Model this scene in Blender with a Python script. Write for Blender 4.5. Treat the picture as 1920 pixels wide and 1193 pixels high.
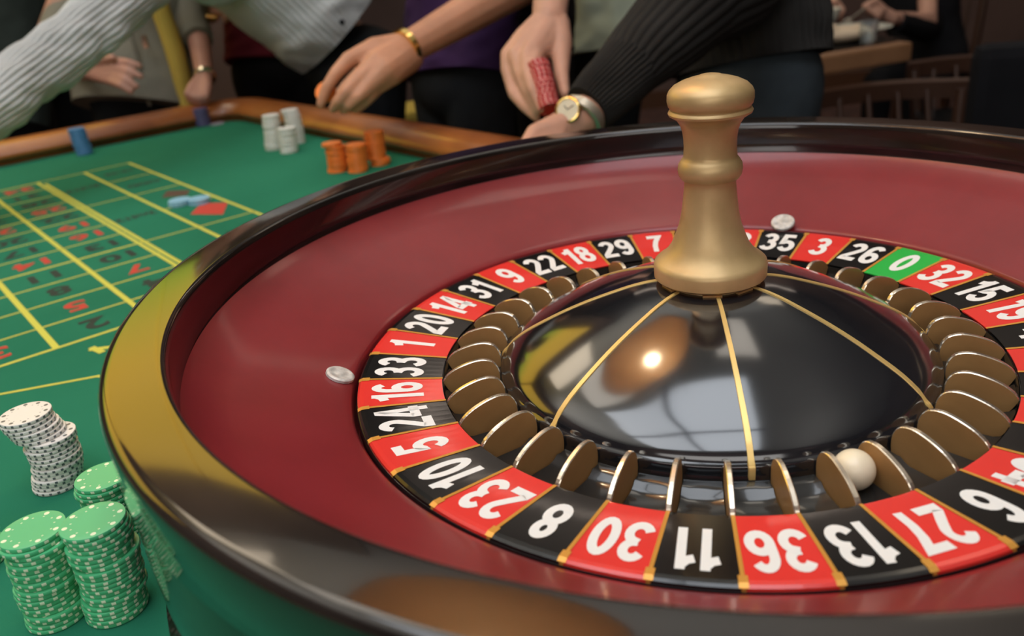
import bpy, bmesh, math, random
from mathutils import Vector, Matrix, noise
for o in list(bpy.data.objects): bpy.data.objects.remove(o)
random.seed(7)
S = 0.263                      # metres per unit; one unit = radius of the number ring
SC = bpy.context.scene
COL = SC.collection
PI = math.pi
# ------------------------------------------------------------------ camera
FPX = 1582.82
CAM = Vector((-0.49397, -2.16699, 1.07928))
RT = Vector((0.99558268, -0.01317696, -0.09295968))
UP = Vector((0.0903668, 0.40313015, 0.91067004))
FW = Vector((-0.02547499, 0.91504778, -0.40254016))
cd = bpy.data.cameras.new('camera'); cam = bpy.data.objects.new('camera', cd); COL.objects.link(cam)
m = Matrix((RT, UP, -FW)).transposed().to_4x4(); m.translation = CAM * S
cam.matrix_world = m
cd.sensor_fit = 'HORIZONTAL'; cd.sensor_width = 36.0; cd.lens = FPX / 1920 * 36.0
cd.clip_start = 0.01; cd.clip_end = 60
cd.dof.use_dof = True; cd.dof.focus_distance = 2.25 * S; cd.dof.aperture_fstop = 6.2
SC.camera = cam
SC.view_settings.view_transform = 'Standard'; SC.view_settings.look = 'None'
SC.view_settings.gamma = 1.0; SC.view_settings.use_curve_mapping = False
SC.view_settings.exposure = 0.62
# ------------------------------------------------------------------ world and lights
w = bpy.data.worlds.new('world'); SC.world = w; w.use_nodes = True
w.node_tree.nodes['Background'].inputs[0].default_value = (0.9, 0.85, 0.8, 1)
w.node_tree.nodes['Background'].inputs[1].default_value = 0.05
ZF = -3.3; ZC = 11.0; Y0_ = -9
def area(name, loc, size, radiance, col, target=None, spread=None):
    L = bpy.data.lights.new(name, 'AREA'); L.shape = 'RECTANGLE'
    L.size = size[0] * S; L.size_y = size[1] * S
    L.energy = radiance * PI * size[0] * size[1] * S * S
    L.color = col
    if spread: L.spread = spread
    o = bpy.data.objects.new(name, L); COL.objects.link(o); o.location = Vector(loc) * S
    if target is not None:
        o.rotation_euler = (Vector(target) - Vector(loc)).to_track_quat('-Z', 'Y').to_euler()
    return o
COOL = (0.86, 0.92, 1.0); WARM = (1.0, 0.83, 0.62)
# recessed panels of the ceiling above the wheel: four cool panes with dark beams between them
for i, (x, y, sx, sy, r) in enumerate(((-4.6, -0.5, 4.5, 4.4, 2.3), (0.2, -0.5, 4.5, 4.4, 2.6), (-4.6, -5.2, 4.5, 4.4, 2.3), (0.2, -5.2, 4.5, 4.4, 2.6))):
    area('panel_or_fill_light', (x, y, ZC - 0.12), (sx, sy), r, COOL, (x, y, 0))
area('panel_or_fill_light', (-5.0, 5.0, ZC - 0.12), (4.5, 4.5), 1.7, (1, .9, .78), (-5.0, 5.0, 0))  # warm panels from here on are added fill over the background people
area('panel_or_fill_light', (2.5, 4.5, ZC - 0.12), (2.5, 2.5), 1.6, (1, .9, .78), (2.5, 4.5, 0))
area('panel_or_fill_light', (-8.5, 10.0, ZC - 0.12), (4.0, 4.0), 2.4, WARM, (-8.5, 10.0, 0))
area('panel_or_fill_light', (7.5, 12.0, ZC - 0.12), (2.5, 2.5), 1.5, WARM, (7.5, 12.0, 0))
area('front_fill_light', (-1.5, Y0_ + .1, 3.2), (10, 5), 1.5, (1.0, .97, .93), (-1.0, 6, 1.5))  # added soft fill from behind the camera, no window there
area('back_wall_fill_light', (5.0, 18.6, 9.6), (15, .8), 6.0, (1.0, .82, .68), (5.0, 21.0, 3.0))  # added light, brightens the back wall that the far rim reflects
area('ceiling_fill_uplight', (-1.0, 10.5, 7.0), (14, 0.8), 9.0, (0.95, 0.93, 0.9), (-1.0, 9.0, 12))  # unseen uplights without fixtures, added to brighten the ceiling
area('ceiling_fill_uplight', (-9.5, 0.0, 7.0), (0.8, 14), 14.0, (0.95, 0.93, 0.9), (-9.0, -1.0, 12))
area('ceiling_fill_uplight', (7.0, -4.0, 7.0), (0.8, 10), 5.0, (0.95, 0.93, 0.9), (7.0, -4.0, 12))

# ------------------------------------------------------------------ projection helpers (pixel of the 1920x1193 frame + real distance)
def ray(x, y): return RT * ((x - 960) / FPX) + UP * (-(y - 596.5) / FPX) + FW
def at(x, y, d): return CAM + ray(x, y) * d
def atz(x, y, z):
    r = ray(x, y); return CAM + r * ((z - CAM.z) / r.z)
def atxz(px, d, z):
    a = (px - 960) / FPX; b = ((z - CAM.z) / d - FW.z - a * RT.z) / UP.z
    return CAM + (FW + RT * a + UP * b) * d
def pxx(P):
    v = P - CAM; return 960 + FPX * v.dot(RT) / v.dot(FW)
# ------------------------------------------------------------------ materials
def mat(name, col, rough=0.5, metal=0.0, coat=0.0, spec=0.5, emit=None, estr=1.0, coatr=0.05):
    m = bpy.data.materials.new(name); m.use_nodes = True
    b = m.node_tree.nodes['Principled BSDF']
    b.inputs['Base Color'].default_value = (*col, 1); b.inputs['Roughness'].default_value = rough
    b.inputs['Metallic'].default_value = metal; b.inputs['Coat Weight'].default_value = coat
    b.inputs['Coat Roughness'].default_value = coatr; b.inputs['Specular IOR Level'].default_value = spec
    if emit: b.inputs['Emission Color'].default_value = (*emit, 1); b.inputs['Emission Strength'].default_value = estr
    return m
def N(m, t, **k):
    n = m.node_tree.nodes.new(t)
    for a, b in k.items(): setattr(n, a, b)
    return n
def L(m, a, b): m.node_tree.links.new(a, b)
def BS(m): return m.node_tree.nodes['Principled BSDF']
def vary(m, c1, c2, scale=8, detail=5, stretch=(1, 1, 1), bump=0.0, bscale=None, coord='Object', lo=0.35, hi=0.65, dist=0.001):
    tc = N(m, 'ShaderNodeTexCoord'); mp = N(m, 'ShaderNodeMapping'); mp.inputs['Scale'].default_value = stretch
    L(m, tc.outputs[coord], mp.inputs[0])
    n = N(m, 'ShaderNodeTexNoise'); n.inputs['Scale'].default_value = scale; n.inputs['Detail'].default_value = detail
    L(m, mp.outputs[0], n.inputs['Vector'])
    r = N(m, 'ShaderNodeValToRGB'); r.color_ramp.elements[0].position = lo; r.color_ramp.elements[1].position = hi
    r.color_ramp.elements[0].color = (*c1, 1); r.color_ramp.elements[1].color = (*c2, 1)
    L(m, n.outputs['Fac'], r.inputs[0]); L(m, r.outputs[0], BS(m).inputs['Base Color'])
    if bump:
        n2 = N(m, 'ShaderNodeTexNoise'); n2.inputs['Scale'].default_value = bscale or scale * 6; n2.inputs['Detail'].default_value = 4
        L(m, mp.outputs[0], n2.inputs['Vector'])
        bp = N(m, 'ShaderNodeBump'); bp.inputs['Strength'].default_value = bump; bp.inputs['Distance'].default_value = dist
        L(m, n2.outputs['Fac'], bp.inputs['Height']); L(m, bp.outputs[0], BS(m).inputs['Normal'])
    return m
M = {}
M['lacquer'] = vary(mat('lacquer', (.012, .010, .009), .09, 0, .5), (.010, .008, .007), (.022, .016, .013), 9, bump=.03, bscale=14)
M['track'] = vary(mat('track_wood', (.05, .01, .01), .16, 0, .5), (.010, .004, .004), (.026, .007, .008), 20, 6, (1, 1, 6), bump=.02)
M['apron'] = vary(mat('apron_wood', (.2, .02, .02), .30, 0, .35, .3, coatr=.12), (.205, .018, .021), (.24, .022, .026), 16, 6, bump=.03, bscale=40)
M['cred'] = mat('cell_red', (.80, .040, .030), .22, 0, .3)
M['cblk'] = mat('cell_black', (.008, .008, .008), .16, 0, .3)
M['cgrn'] = mat('cell_green', (.03, .50, .075), .22, 0, .3)
M['white'] = mat('print_white', (.88, .87, .84), .4)
M['goldline'] = mat('gold_line', (.75, .36, .06), .35, .35)
M['goldrib'] = mat('gold_rib', (.85, .58, .20), .3, .45)
M['brass'] = vary(mat('brass_flank', (.33, .17, .06), .45, .25), (.40, .22, .08), (.50, .28, .105), 30)
M['brassedge'] = mat('brass_edge', (.9, .78, .62), .22, .9)
M['dome'] = vary(mat('dome_black', (.008, .009, .011), .12, 0, .7, .9, coatr=.10), (.006, .007, .009), (.012, .013, .016), 6)
M['rotor'] = mat('rotor_black', (.010, .010, .010), .2, 0, .4)
M['pocket'] = mat('pocket_black', (.02, .02, .019), .18, 0, .5)
M['turret'] = vary(mat('turret_gold', (.56, .36, .16), .42, .40, .15, coatr=.3), (.52, .35, .15), (.62, .43, .20), 40, bump=.04, bscale=120)
M['stud'] = vary(mat('stud_steel', (.62, .60, .56), .55, .3), (.45, .43, .40), (.72, .70, .66), 160, bump=.4, bscale=300)
M['ivory'] = mat('ivory', (.90, .78, .56), .3, 0, .2)
M['felt'] = vary(mat('felt', (.02, .2, .09), .95, 0, 0, .15), (.017, .165, .090), (.024, .200, .112), 3, 4, bump=.25, bscale=900)
M['yline'] = mat('felt_yellow', (.62, .60, .08), .8)
M['fred'] = mat('felt_red', (.55, .05, .03), .8)
M['fblk'] = mat('felt_black', (.02, .035, .025), .85)
M['railw'] = vary(mat('rail_wood', (.4, .12, .03), .32, 0, .4, coatr=.15), (.20, .055, .014), (.40, .13, .028), 5, 6, (1, 1, 1), bump=.03)
M['tbody'] = vary(mat('table_body', (.08, .03, .015), .4), (.06, .02, .01), (.10, .035, .015), 6, 5, (1, 1, 6))
def skinm(n, c):
    m = vary(mat(n, c, .5, 0, 0, .4), tuple(v * .9 for v in c), tuple(min(1, v * 1.08) for v in c), 14, 4, bump=.15, bscale=120, dist=.0006)
    BS(m).inputs['Subsurface Weight'].default_value = .08; BS(m).inputs['Subsurface Scale'].default_value = .01
    BS(m).inputs['Subsurface Radius'].default_value = (1, .35, .2)
    return m
M['skin1'] = skinm('skin_fair', (.60, .33, .235))
M['skin2'] = skinm('skin_tan', (.56, .27, .16))
M['skin3'] = skinm('skin_rosy', (.50, .25, .18))
M['nail'] = mat('nail', (.68, .38, .30), .25)
def cloth(n, c, k=.8, s=6, b=.3):
    return vary(mat(n, c, .9, 0, 0, .2), tuple(v * k for v in c), c, s, 5, bump=b, bscale=260, dist=.0015)
M['whiteknit'] = cloth('white_knit', (.56, .57, .56), .86, 5, .6)
M['oliveknit'] = cloth('grey_olive_knit', (.22, .21, .165), .85)
M['yellow'] = cloth('yellow_cotton', (.62, .45, .09))
M['crimson'] = cloth('crimson_cotton', (.17, .018, .032))
M['purple'] = cloth('purple_cotton', (.040, .014, .062), .5)
M['blackcloth'] = cloth('black_cloth', (.010, .010, .012), .6)
M['ribknit'] = cloth('black_rib_knit', (.028, .026, .024), .7, 8, .5)
M['palegreen'] = cloth('pale_green_cotton', (.68, .74, .56), .7, 3)
M['jeans'] = cloth('dark_jeans', (.048, .062, .072), .6, 8)
M['dktrouser'] = cloth('dark_trousers', (.014, .016, .018), .5, 4)
M['dkolive'] = cloth('dark_olive_jacket', (.030, .040, .034), .7)
M['hair'] = mat('hair_dark', (.03, .02, .012), .5)
M['hairb'] = mat('hair_brown', (.10, .055, .025), .5)
M['leather'] = mat('shoe_leather', (.02, .015, .012), .35)
M['gold'] = mat('gold', (.95, .66, .22), .18, 1)
M['steel'] = mat('watch_steel', (.72, .66, .55), .22, 1)
M['steellink'] = mat('watch_links', (.62, .56, .45), .38, .8)
M['dial'] = mat('watch_dial', (.85, .80, .62), .3, 0, .6)
M['darkglass'] = mat('black_plastic', (.01, .01, .01), .2)
M['copper'] = mat('copper_inside', (.55, .32, .15), .5, .1)
M['copperout'] = mat('copper_outside', (.55, .24, .10), .25, .9)
M['bulb'] = mat('bulb', (1, .9, .7), .3, emit=(1, .80, .52), estr=30)
M['floor'] = vary(mat('carpet', (.05, .02, .02), .95), (.035, .015, .012), (.07, .028, .02), 12, bump=.3)
M['ceil'] = mat('ceiling_paint', (.62, .61, .58), .9)
M['wall'] = vary(mat('wall_paint', (.055, .032, .026), .7), (.10, .06, .05), (.135, .085, .07), 2)
M['trimw'] = mat('trim_wood', (.09, .04, .02), .4)
M['beam'] = mat('ceiling_beam', (.05, .05, .055), .7)
M['backlit'] = None
M['twood'] = vary(mat('cafe_wood', (.30, .15, .07), .45), (.24, .115, .05), (.34, .17, .08), 6, 5, (1, 6, 1))
M['dwood'] = mat('dark_chair_wood', (.055, .025, .015), .3)
M['plate'] = mat('plate_ceramic', (.72, .72, .62), .2)
M['bread'] = mat('food_pale', (.75, .58, .40), .7)
M['foodor'] = mat('food_orange', (.65, .20, .04), .6)
M['glass'] = mat('glass', (.9, .95, .95), .05); BS(M['glass']).inputs['Transmission Weight'].default_value = .9
# backlit panel: amber fabric lit from behind, shading to green at the foot
def backlit():
    m = mat('backlit_amber', (.3, .2, .04), .6)
    tc = N(m, 'ShaderNodeTexCoord'); sp = N(m, 'ShaderNodeSeparateXYZ'); L(m, tc.outputs['Generated'], sp.inputs[0])
    r = N(m, 'ShaderNodeValToRGB'); e = r.color_ramp.elements
    e[0].position = 0.0; e[0].color = (.22, .42, .03, 1); e[1].position = .45; e[1].color = (.95, .58, .06, 1)
    L(m, sp.outputs['Z'], r.inputs[0]); L(m, r.outputs[0], BS(m).inputs['Emission Color'])
    BS(m).inputs['Emission Strength'].default_value = 1.25
    return m
M['backlit'] = backlit()
# casino chip: base colour with spots on the face and two dashes rows on the edge, from object coordinates
CR = 0.0195
def chipmat(name, base, spot, nspot=8, dbl=True, dark=None):
    m = mat(name, base, .38, 0, .1)
    tc = N(m, 'ShaderNodeTexCoord'); sp = N(m, 'ShaderNodeSeparateXYZ'); L(m, tc.outputs['Object'], sp.inputs[0])
    def math_(op, a, b=None, v=None):
        n = N(m, 'ShaderNodeMath', operation=op)
        if isinstance(a, float): n.inputs[0].default_value = a
        else: L(m, a, n.inputs[0])
        if b is not None:
            if isinstance(b, (float, int)): n.inputs[1].default_value = b
            else: L(m, b, n.inputs[1])
        return n.outputs[0]
    ang = math_('ARCTAN2', sp.outputs['Y'], sp.outputs['X'])
    a = math_('MULTIPLY', ang, nspot / (2 * PI)); fr = math_('FRACT', math_('ADD', a, 100.0))
    da = math_('ABSOLUTE', math_('SUBTRACT', fr, 0.5))            # 0 at the spot's centre
    rr = math_('SQRT', math_('ADD', math_('MULTIPLY', sp.outputs['X'], sp.outputs['X']), math_('MULTIPLY', sp.outputs['Y'], sp.outputs['Y'])))
    # big spots at r = .82R on the face
    dx = math_('MULTIPLY', da, 2 * PI * .82 * CR / nspot); dr = math_('SUBTRACT', rr, .82 * CR)
    dd = math_('ADD', math_('MULTIPLY', dx, dx), math_('MULTIPLY', dr, dr))
    f1 = math_('LESS_THAN', dd, (.085 * CR) ** 2)
    # edge dashes
    fr2 = math_('FRACT', math_('ADD', math_('MULTIPLY', ang, nspot * 2 / (2 * PI)), 100.0))
    e1 = math_('LESS_THAN', math_('ABSOLUTE', math_('SUBTRACT', fr2, 0.5)), .17)
    ed = math_('GREATER_THAN', rr, CR * .97)
    zz = math_('LESS_THAN', math_('ABSOLUTE', math_('SUBTRACT', sp.outputs['Z'], .00165)), .0010)
    f2 = math_('MULTIPLY', math_('MULTIPLY', e1, ed), zz)
    # small ticks at r=.66R
    fr3 = math_('FRACT', math_('ADD', math_('MULTIPLY', ang, nspot * 1.5 / (2 * PI)), 100.25))
    t1 = math_('LESS_THAN', math_('ABSOLUTE', math_('SUBTRACT', fr3, 0.5)), .09)
    t2 = math_('LESS_THAN', math_('ABSOLUTE', math_('SUBTRACT', rr, CR * .66)), CR * .03)
    f3 = math_('MULTIPLY', math_('MULTIPLY', t1, t2), 0.6)
    f = math_('MAXIMUM', math_('MAXIMUM', f1, f2), f3)
    mx = N(m, 'ShaderNodeMix', data_type='RGBA'); L(m, f, mx.inputs[0])
    mx.inputs[6].default_value = (*base, 1); mx.inputs[7].default_value = (*spot, 1)
    L(m, mx.outputs[2], BS(m).inputs['Base Color'])
    return m
M['chip_white'] = chipmat('chip_white', (.80, .77, .72), (.10, .11, .12), 10)
M['chip_green'] = chipmat('chip_green', (.085, .50, .22), (.80, .86, .62), 8)
M['chip_fwhite'] = chipmat('chip_plain_white', (.82, .81, .75), (.62, .61, .55), 8)
M['chip_orange'] = chipmat('chip_orange', (.95, .25, .04), (.75, .17, .03), 8)
M['chip_blue'] = chipmat('chip_blue', (.09, .26, .50), (.14, .33, .58), 8)
M['chip_sky'] = chipmat('chip_sky_blue', (.28, .56, .75), (.45, .68, .80), 8)
M['chip_purple'] = chipmat('chip_purple', (.10, .09, .21), (.16, .15, .28), 8)
M['chip_lilac'] = chipmat('chip_lilac', (.42, .38, .44), (.5, .45, .5), 8)
M['chip_red'] = chipmat('chip_red', (.52, .022, .025), (.85, .45, .40), 7)

# ------------------------------------------------------------------ object helpers (all geometry given in units, scaled by S)
def link(name, me, parent=None, m=None, smooth=None):
    o = bpy.data.objects.new(name, me); COL.objects.link(o)
    if parent: o.parent = parent
    if m is not None:
        for x in (m if isinstance(m, (list, tuple)) else [m]): me.materials.append(x)
    if smooth is not None:
        for p in me.polygons: p.use_smooth = True
        if smooth < 179: me.set_sharp_from_angle(angle=math.radians(smooth))
    return o
def mesh(name, v, f, parent=None, m=None, smooth=None, raw=False):
    me = bpy.data.meshes.new(name)
    me.from_pydata([tuple(Vector(p) * (1 if raw else S)) for p in v], [], f); me.update()
    return link(name, me, parent, m, smooth)
def bobj(name, bm, parent=None, m=None, smooth=None):
    for v in bm.verts: v.co *= S
    me = bpy.data.meshes.new(name); bm.to_mesh(me); bm.free()
    return link(name, me, parent, m, smooth)
def thing(name, label, cat, loc=(0, 0, 0), rz=0, group=None):
    o = bpy.data.objects.new(name, None); COL.objects.link(o); o.empty_display_size = .02
    o.location = Vector(loc) * S; o.rotation_euler = (0, 0, rz)
    return tag(o, label, cat, group)
def tag(o, label=None, cat=None, group=None, kind=None):
    if label: o['label'] = label
    if cat: o['category'] = cat
    if group: o['group'] = group
    if kind: o['kind'] = kind
    return o
def lathe(prof, n=96, closed=False, a0=0.0, a1=2 * PI, caps=False):
    full = abs(a1 - a0 - 2 * PI) < 1e-6
    cnt = n if full else n + 1
    V = []; F = []
    for i in range(cnt):
        a = a0 + (a1 - a0) * i / n
        for r, z in prof: V.append((r * math.cos(a), r * math.sin(a), z))
    k = len(prof); seg = k if closed else k - 1
    for i in range(n):
        j = (i + 1) % cnt
        for s in range(seg):
            t = (s + 1) % k
            a, b, c, d = i * k + s, j * k + s, j * k + t, i * k + t
            f = [a, b, c, d]
            if not closed:
                if prof[s][0] < 1e-6: f = [a, c, d]
                if prof[t][0] < 1e-6: f = [a, b, d]
            F.append(f)
    if caps and not full:
        F.append(list(range(k))[::-1]); F.append([(cnt - 1) * k + s for s in range(k)])
    return V, F
def smoothprof(pts, n=6):
    out = []
    P = [pts[0]] + list(pts) + [pts[-1]]
    for i in range(1, len(P) - 2):
        for t in range(n):
            u = t / n
            q = []
            for c in (0, 1):
                a, b, d, e = P[i - 1][c], P[i][c], P[i + 1][c], P[i + 2][c]
                q.append(.5 * ((2 * b) + (-a + d) * u + (2 * a - 5 * b + 4 * d - e) * u * u + (-a + 3 * b - 3 * d + e) * u ** 3))
            out.append(tuple(q))
    out.append(tuple(pts[-1])); return out
def box(bm, c, s, rot=None, bev=0.0):
    r = bmesh.ops.create_cube(bm, size=1.0); vs = r['verts']
    for v in vs:
        v.co = Vector((v.co.x * s[0], v.co.y * s[1], v.co.z * s[2]))
    if bev: 
        es = list({e for v in vs for e in v.link_edges})
        rr = bmesh.ops.bevel(bm, geom=es, offset=bev, segments=2, affect='EDGES', profile=.6); vs = rr['verts'] if False else [v for v in bm.verts if v.is_valid and v.tag is False and v not in done(bm)] if False else list({v for f in rr['faces'] for v in f.verts} | {v for v in vs if v.is_valid})
    for v in vs:
        p = v.co.copy()
        if rot is not None: p = rot @ p
        v.co = p + Vector(c)
def boxobj(name, c, s, parent=None, m=None, rot=None, bev=0.0):
    bm = bmesh.new(); box(bm, c, s, rot, bev); return bobj(name, bm, parent, m)
def tube(bm, pts, rad, n=10, closed=False):
    """round tube along points, rad number or list"""
    P = [Vector(p) for p in pts]; k = len(P); R = rad if isinstance(rad, (list, tuple)) else [rad] * k
    up = Vector((0, 0, 1)); rings = []
    t0 = (P[1] - P[0]).normalized(); nrm = t0.orthogonal().normalized()
    for i in range(k):
        if closed: t = (P[(i + 1) % k] - P[i - 1]).normalized()
        else: t = (P[min(i + 1, k - 1)] - P[max(i - 1, 0)]).normalized()
        nrm = (nrm - t * nrm.dot(t)).normalized(); bn = t.cross(nrm)
        rings.append([bm.verts.new(P[i] + (nrm * math.cos(2 * PI * j / n) + bn * math.sin(2 * PI * j / n)) * R[i]) for j in range(n)])
    for i in range(k if closed else k - 1):
        a, b = rings[i], rings[(i + 1) % k]
        for j in range(n): bm.faces.new((a[j], a[(j + 1) % n], b[(j + 1) % n], b[j]))
    if not closed:
        bm.faces.new(rings[0][::-1]); bm.faces.new(rings[-1])
def ball(bm, c, r, sc=(1, 1, 1), rot=None, seg=12):
    rr = bmesh.ops.create_uvsphere(bm, u_segments=seg, v_segments=seg * 2 // 3, radius=1.0)
    for v in rr['verts']:
        p = Vector((v.co.x * r * sc[0], v.co.y * r * sc[1], v.co.z * r * sc[2]))
        if rot is not None: p = rot @ p
        v.co = p + Vector(c)
def limb(bm, pts, rads, seg=12):
    """chain of round cones: balls at the joints, tapered segments between"""
    P = [Vector(p) for p in pts]
    for p, r in zip(P, rads): ball(bm, p, r, seg=seg)
    for i in range(len(P) - 1):
        if (P[i + 1] - P[i]).length > 1e-4: tube(bm, [P[i], P[i + 1]], [rads[i], rads[i + 1]], seg)
def remesh(o, vox, smooth=4, factor=.5):
    r = o.modifiers.new('remesh', 'REMESH'); r.mode = 'VOXEL'; r.voxel_size = vox; r.use_smooth_shade = True
    s = o.modifiers.new('smooth', 'SMOOTH'); s.factor = factor; s.iterations = smooth
    return o
def loft(name, path, rx, ry, side, parent=None, m=None, n=64, ribs=0, amp=0.0, fold=0.0, fscale=2.0, seed=0, sub=8, capk=.5, ribmask=None):
    """closed garment tube: path points, half-widths rx (along side vector) and ry; knit ribs and folds are real relief"""
    P = [Vector(p) for p in path]; k = len(P)
    def cr(a, b, c, d, u): return .5 * ((2 * b) + (c - a) * u + (2 * a - 5 * b + 4 * c - d) * u * u + (3 * b - a - 3 * c + d) * u ** 3)
    pts = []; RX = []; RY = []
    for i in range(k - 1):
        for t in range(sub):
            u = t / sub; g = lambda A: cr(A[max(i - 1, 0)], A[i], A[i + 1], A[min(i + 2, k - 1)], u)
            pts.append(g(P)); RX.append(g(rx)); RY.append(g(ry))
    pts.append(P[-1]); RX.append(rx[-1]); RY.append(ry[-1])
    V = []; F = []; K = len(pts); sd = Vector(side)
    for i in range(K):
        t = (pts[min(i + 1, K - 1)] - pts[max(i - 1, 0)]).normalized()
        s = (sd - t * sd.dot(t)).normalized(); b = t.cross(s)
        for j in range(n):
            a = 2 * PI * j / n
            q = pts[i] + s * math.cos(a) * RX[i] + b * math.sin(a) * RY[i]
            nn = (s * math.cos(a) * RY[i] + b * math.sin(a) * RX[i]).normalized()
            d = 0
            if fold: d += fold * (noise.noise(Vector((q.x, q.y, q.z)) * fscale + Vector((seed, seed * 2, 0))) + .5 * noise.noise(Vector((q.x, q.y, q.z * 1.7)) * fscale * 2.3 + Vector((seed, 0, 5))))
            if ribs:
                rb = ribs if not ribmask else (ribmask(i / (K - 1)))
                d += amp * (abs(math.cos(rb * a / 2)) * 2 - 1)
            V.append(q + nn * d)
    for i in range(K - 1):
        for j in range(n): F.append((i * n + j, i * n + (j + 1) % n, (i + 1) * n + (j + 1) % n, (i + 1) * n + j))
    c0 = len(V); V.append(pts[0]); V.append(pts[-1])
    for j in range(n):
        F.append((c0, (j + 1) % n, j)); F.append((c0 + 1, (K - 1) * n + j, (K - 1) * n + (j + 1) % n))
    return mesh(name, V, F, parent, m, 60)
def textmesh(name, s, h, wfac, bold=0.0, depth=0.0):
    """flat lettering mesh centred on the origin, capital height h (units), width scaled by wfac"""
    cu = bpy.data.curves.new('lettering', 'FONT'); cu.body = s; cu.size = 1.0; cu.offset = bold; cu.resolution_u = 5
    cu.align_x = 'LEFT'; cu.extrude = 0.0
    o = bpy.data.objects.new('lettering', cu); COL.objects.link(o)
    bpy.context.view_layer.update()
    dg = bpy.context.evaluated_depsgraph_get()
    me = bpy.data.meshes.new_from_object(o.evaluated_get(dg)); me.name = name
    bpy.data.objects.remove(o); bpy.data.curves.remove(cu)
    xs = [v.co.x for v in me.vertices]; ys = [v.co.y for v in me.vertices]
    x0, x1, y0, y1 = min(xs), max(xs), min(ys), max(ys)
    k = h / (y1 - y0)
    for v in me.vertices:
        v.co = Vector(((v.co.x - (x0 + x1) / 2) * k * wfac * S, (v.co.y - (y0 + y1) / 2) * k * S, depth * S))
    return me

# ================================================================== SETTING
def plane(name, vs, m, kind='structure'):
    return tag(mesh(name, vs, [tuple(range(len(vs)))], None, m), kind=kind)
X0, X1, Y0, Y1 = -14, 16, -9, 21
def slab(name, lo, hi, m):
    c = [(a + b) / 2 for a, b in zip(lo, hi)]; s = [b - a for a, b in zip(lo, hi)]
    return tag(boxobj(name, c, s, None, m), kind='structure')
slab('floor', (X0, Y0, ZF - .3), (X1, Y1, ZF), M['floor'])
slab('ceiling', (X0, Y0, ZC), (X1, Y1, ZC + .3), M['ceil'])
slab('wall_back', (X0, Y1, ZF), (X1, Y1 + .4, ZC), M['wall'])
slab('wall_front', (X0, Y0 - .4, ZF), (X1, Y0, ZC), M['wall'])
slab('wall_left', (X0 - .4, Y0, ZF), (X0, Y1, ZC), M['wall'])
slab('wall_right', (X1, Y0, ZF), (X1 + .4, Y1, ZC), M['wall'])
slab('baseboard_back', (X0, Y1 - .08, ZF), (X1, Y1, ZF + .45), M['trimw'])
slab('trim_1', (X0, Y1 - .12, .55), (X1, Y1, .75), M['trimw'])
def lightpanel(label, lo, hi, ax, n):
    c = [(a + b) / 2 for a, b in zip(lo, hi)]
    t = thing('backlit_panel', label, 'light panel', (c[0], c[1], lo[2]))
    for i in range(n):
        a = lo[ax] + (hi[ax] - lo[ax]) * i / n + .06; b = lo[ax] + (hi[ax] - lo[ax]) * (i + 1) / n - .06
        l2, h2 = list(lo), list(hi); l2[ax] = a; h2[ax] = b
        boxobj('pane', [(p + q) / 2 - r for p, q, r in zip(l2, h2, (c[0], c[1], lo[2]))], [q - p for p, q in zip(l2, h2)], t, M['backlit'])
    bm = bmesh.new(); fr = .16
    for z in (0 - fr / 2, hi[2] - lo[2] + fr / 2):
        s = [hi[0] - lo[0] + .06, hi[1] - lo[1] + .06, fr]; s[ax] += 2 * fr; box(bm, (0, 0, z), s)
    bobj('frame', bm, t, M['trimw'])
    return t
slab('wall_partition', (X0, 13.0, ZF), (-4.3, 13.5, ZC), M['wall'])
lightpanel('amber backlit fabric panel high on the partition wall behind the players', (-13.7, 12.75, 4.3), (-5.4, 12.99, 8.9), 0, 4)
lightpanel('amber backlit fabric panel high on the left wall', (X0 + .01, 4.0, 3.9), (X0 + .25, 12.4, 8.6), 1, 4)
# ceiling beams between the bright panels
for i, (lo, hi) in enumerate((((-7.2, -3.0, ZC - .2), (2.8, -2.7, ZC)), ((-2.35, -7.6, ZC - .2), (-2.05, 2.0, ZC)))):
    tag(boxobj('trim_%d' % (i + 2), [(a + b) / 2 for a, b in zip(lo, hi)], [b - a for a, b in zip(lo, hi)], None, M['beam']), kind='structure')
# pendant lamp over the wheel
pl = thing('pendant_lamp', 'copper pendant lamp hanging above the roulette wheel', 'lamp', (-.97, 1.30, 3.0))
pl.scale = (1.15, 1.15, 1.0)
V, F = lathe([(.10, 1.10), (.16, 1.07), (.34, .98), (.54, .76), (.68, .42), (.75, 0.0), (.735, 0.0), (.665, .42), (.525, .74), (.33, .95), (.12, 1.04), (.10, 1.04)], 64)
mesh('lamp_shade', V, F, pl, M['copper'], 40)
V, F = lathe([(0, .64), (.06, .65), (.11, .70), (.12, .76), (.09, .84), (.06, .90), (0, .90)], 24); mesh('bulb', V, F, pl, M['bulb'], 60)
V, F = lathe([(.0, .90), (.065, .90), (.065, 1.05), (.10, 1.06), (.10, 1.14), (.04, 1.22), (.0, 1.22)], 24); mesh('socket', V, F, pl, M['copperout'], 40)
bm = bmesh.new(); tube(bm, [(0, 0, 1.2), (0, 0, ZC - 3.0 - .02)], .02, 8); bobj('cord', bm, pl, M['darkglass'])
bl = bpy.data.lights.new('bulb_light', 'POINT'); bl.energy = 1.0; bl.color = (1, .74, .45); bl.shadow_soft_size = .03
blo = bpy.data.objects.new('bulb_light', bl); COL.objects.link(blo); blo.location = Vector((-.97, 1.30, 3.55)) * S

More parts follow.
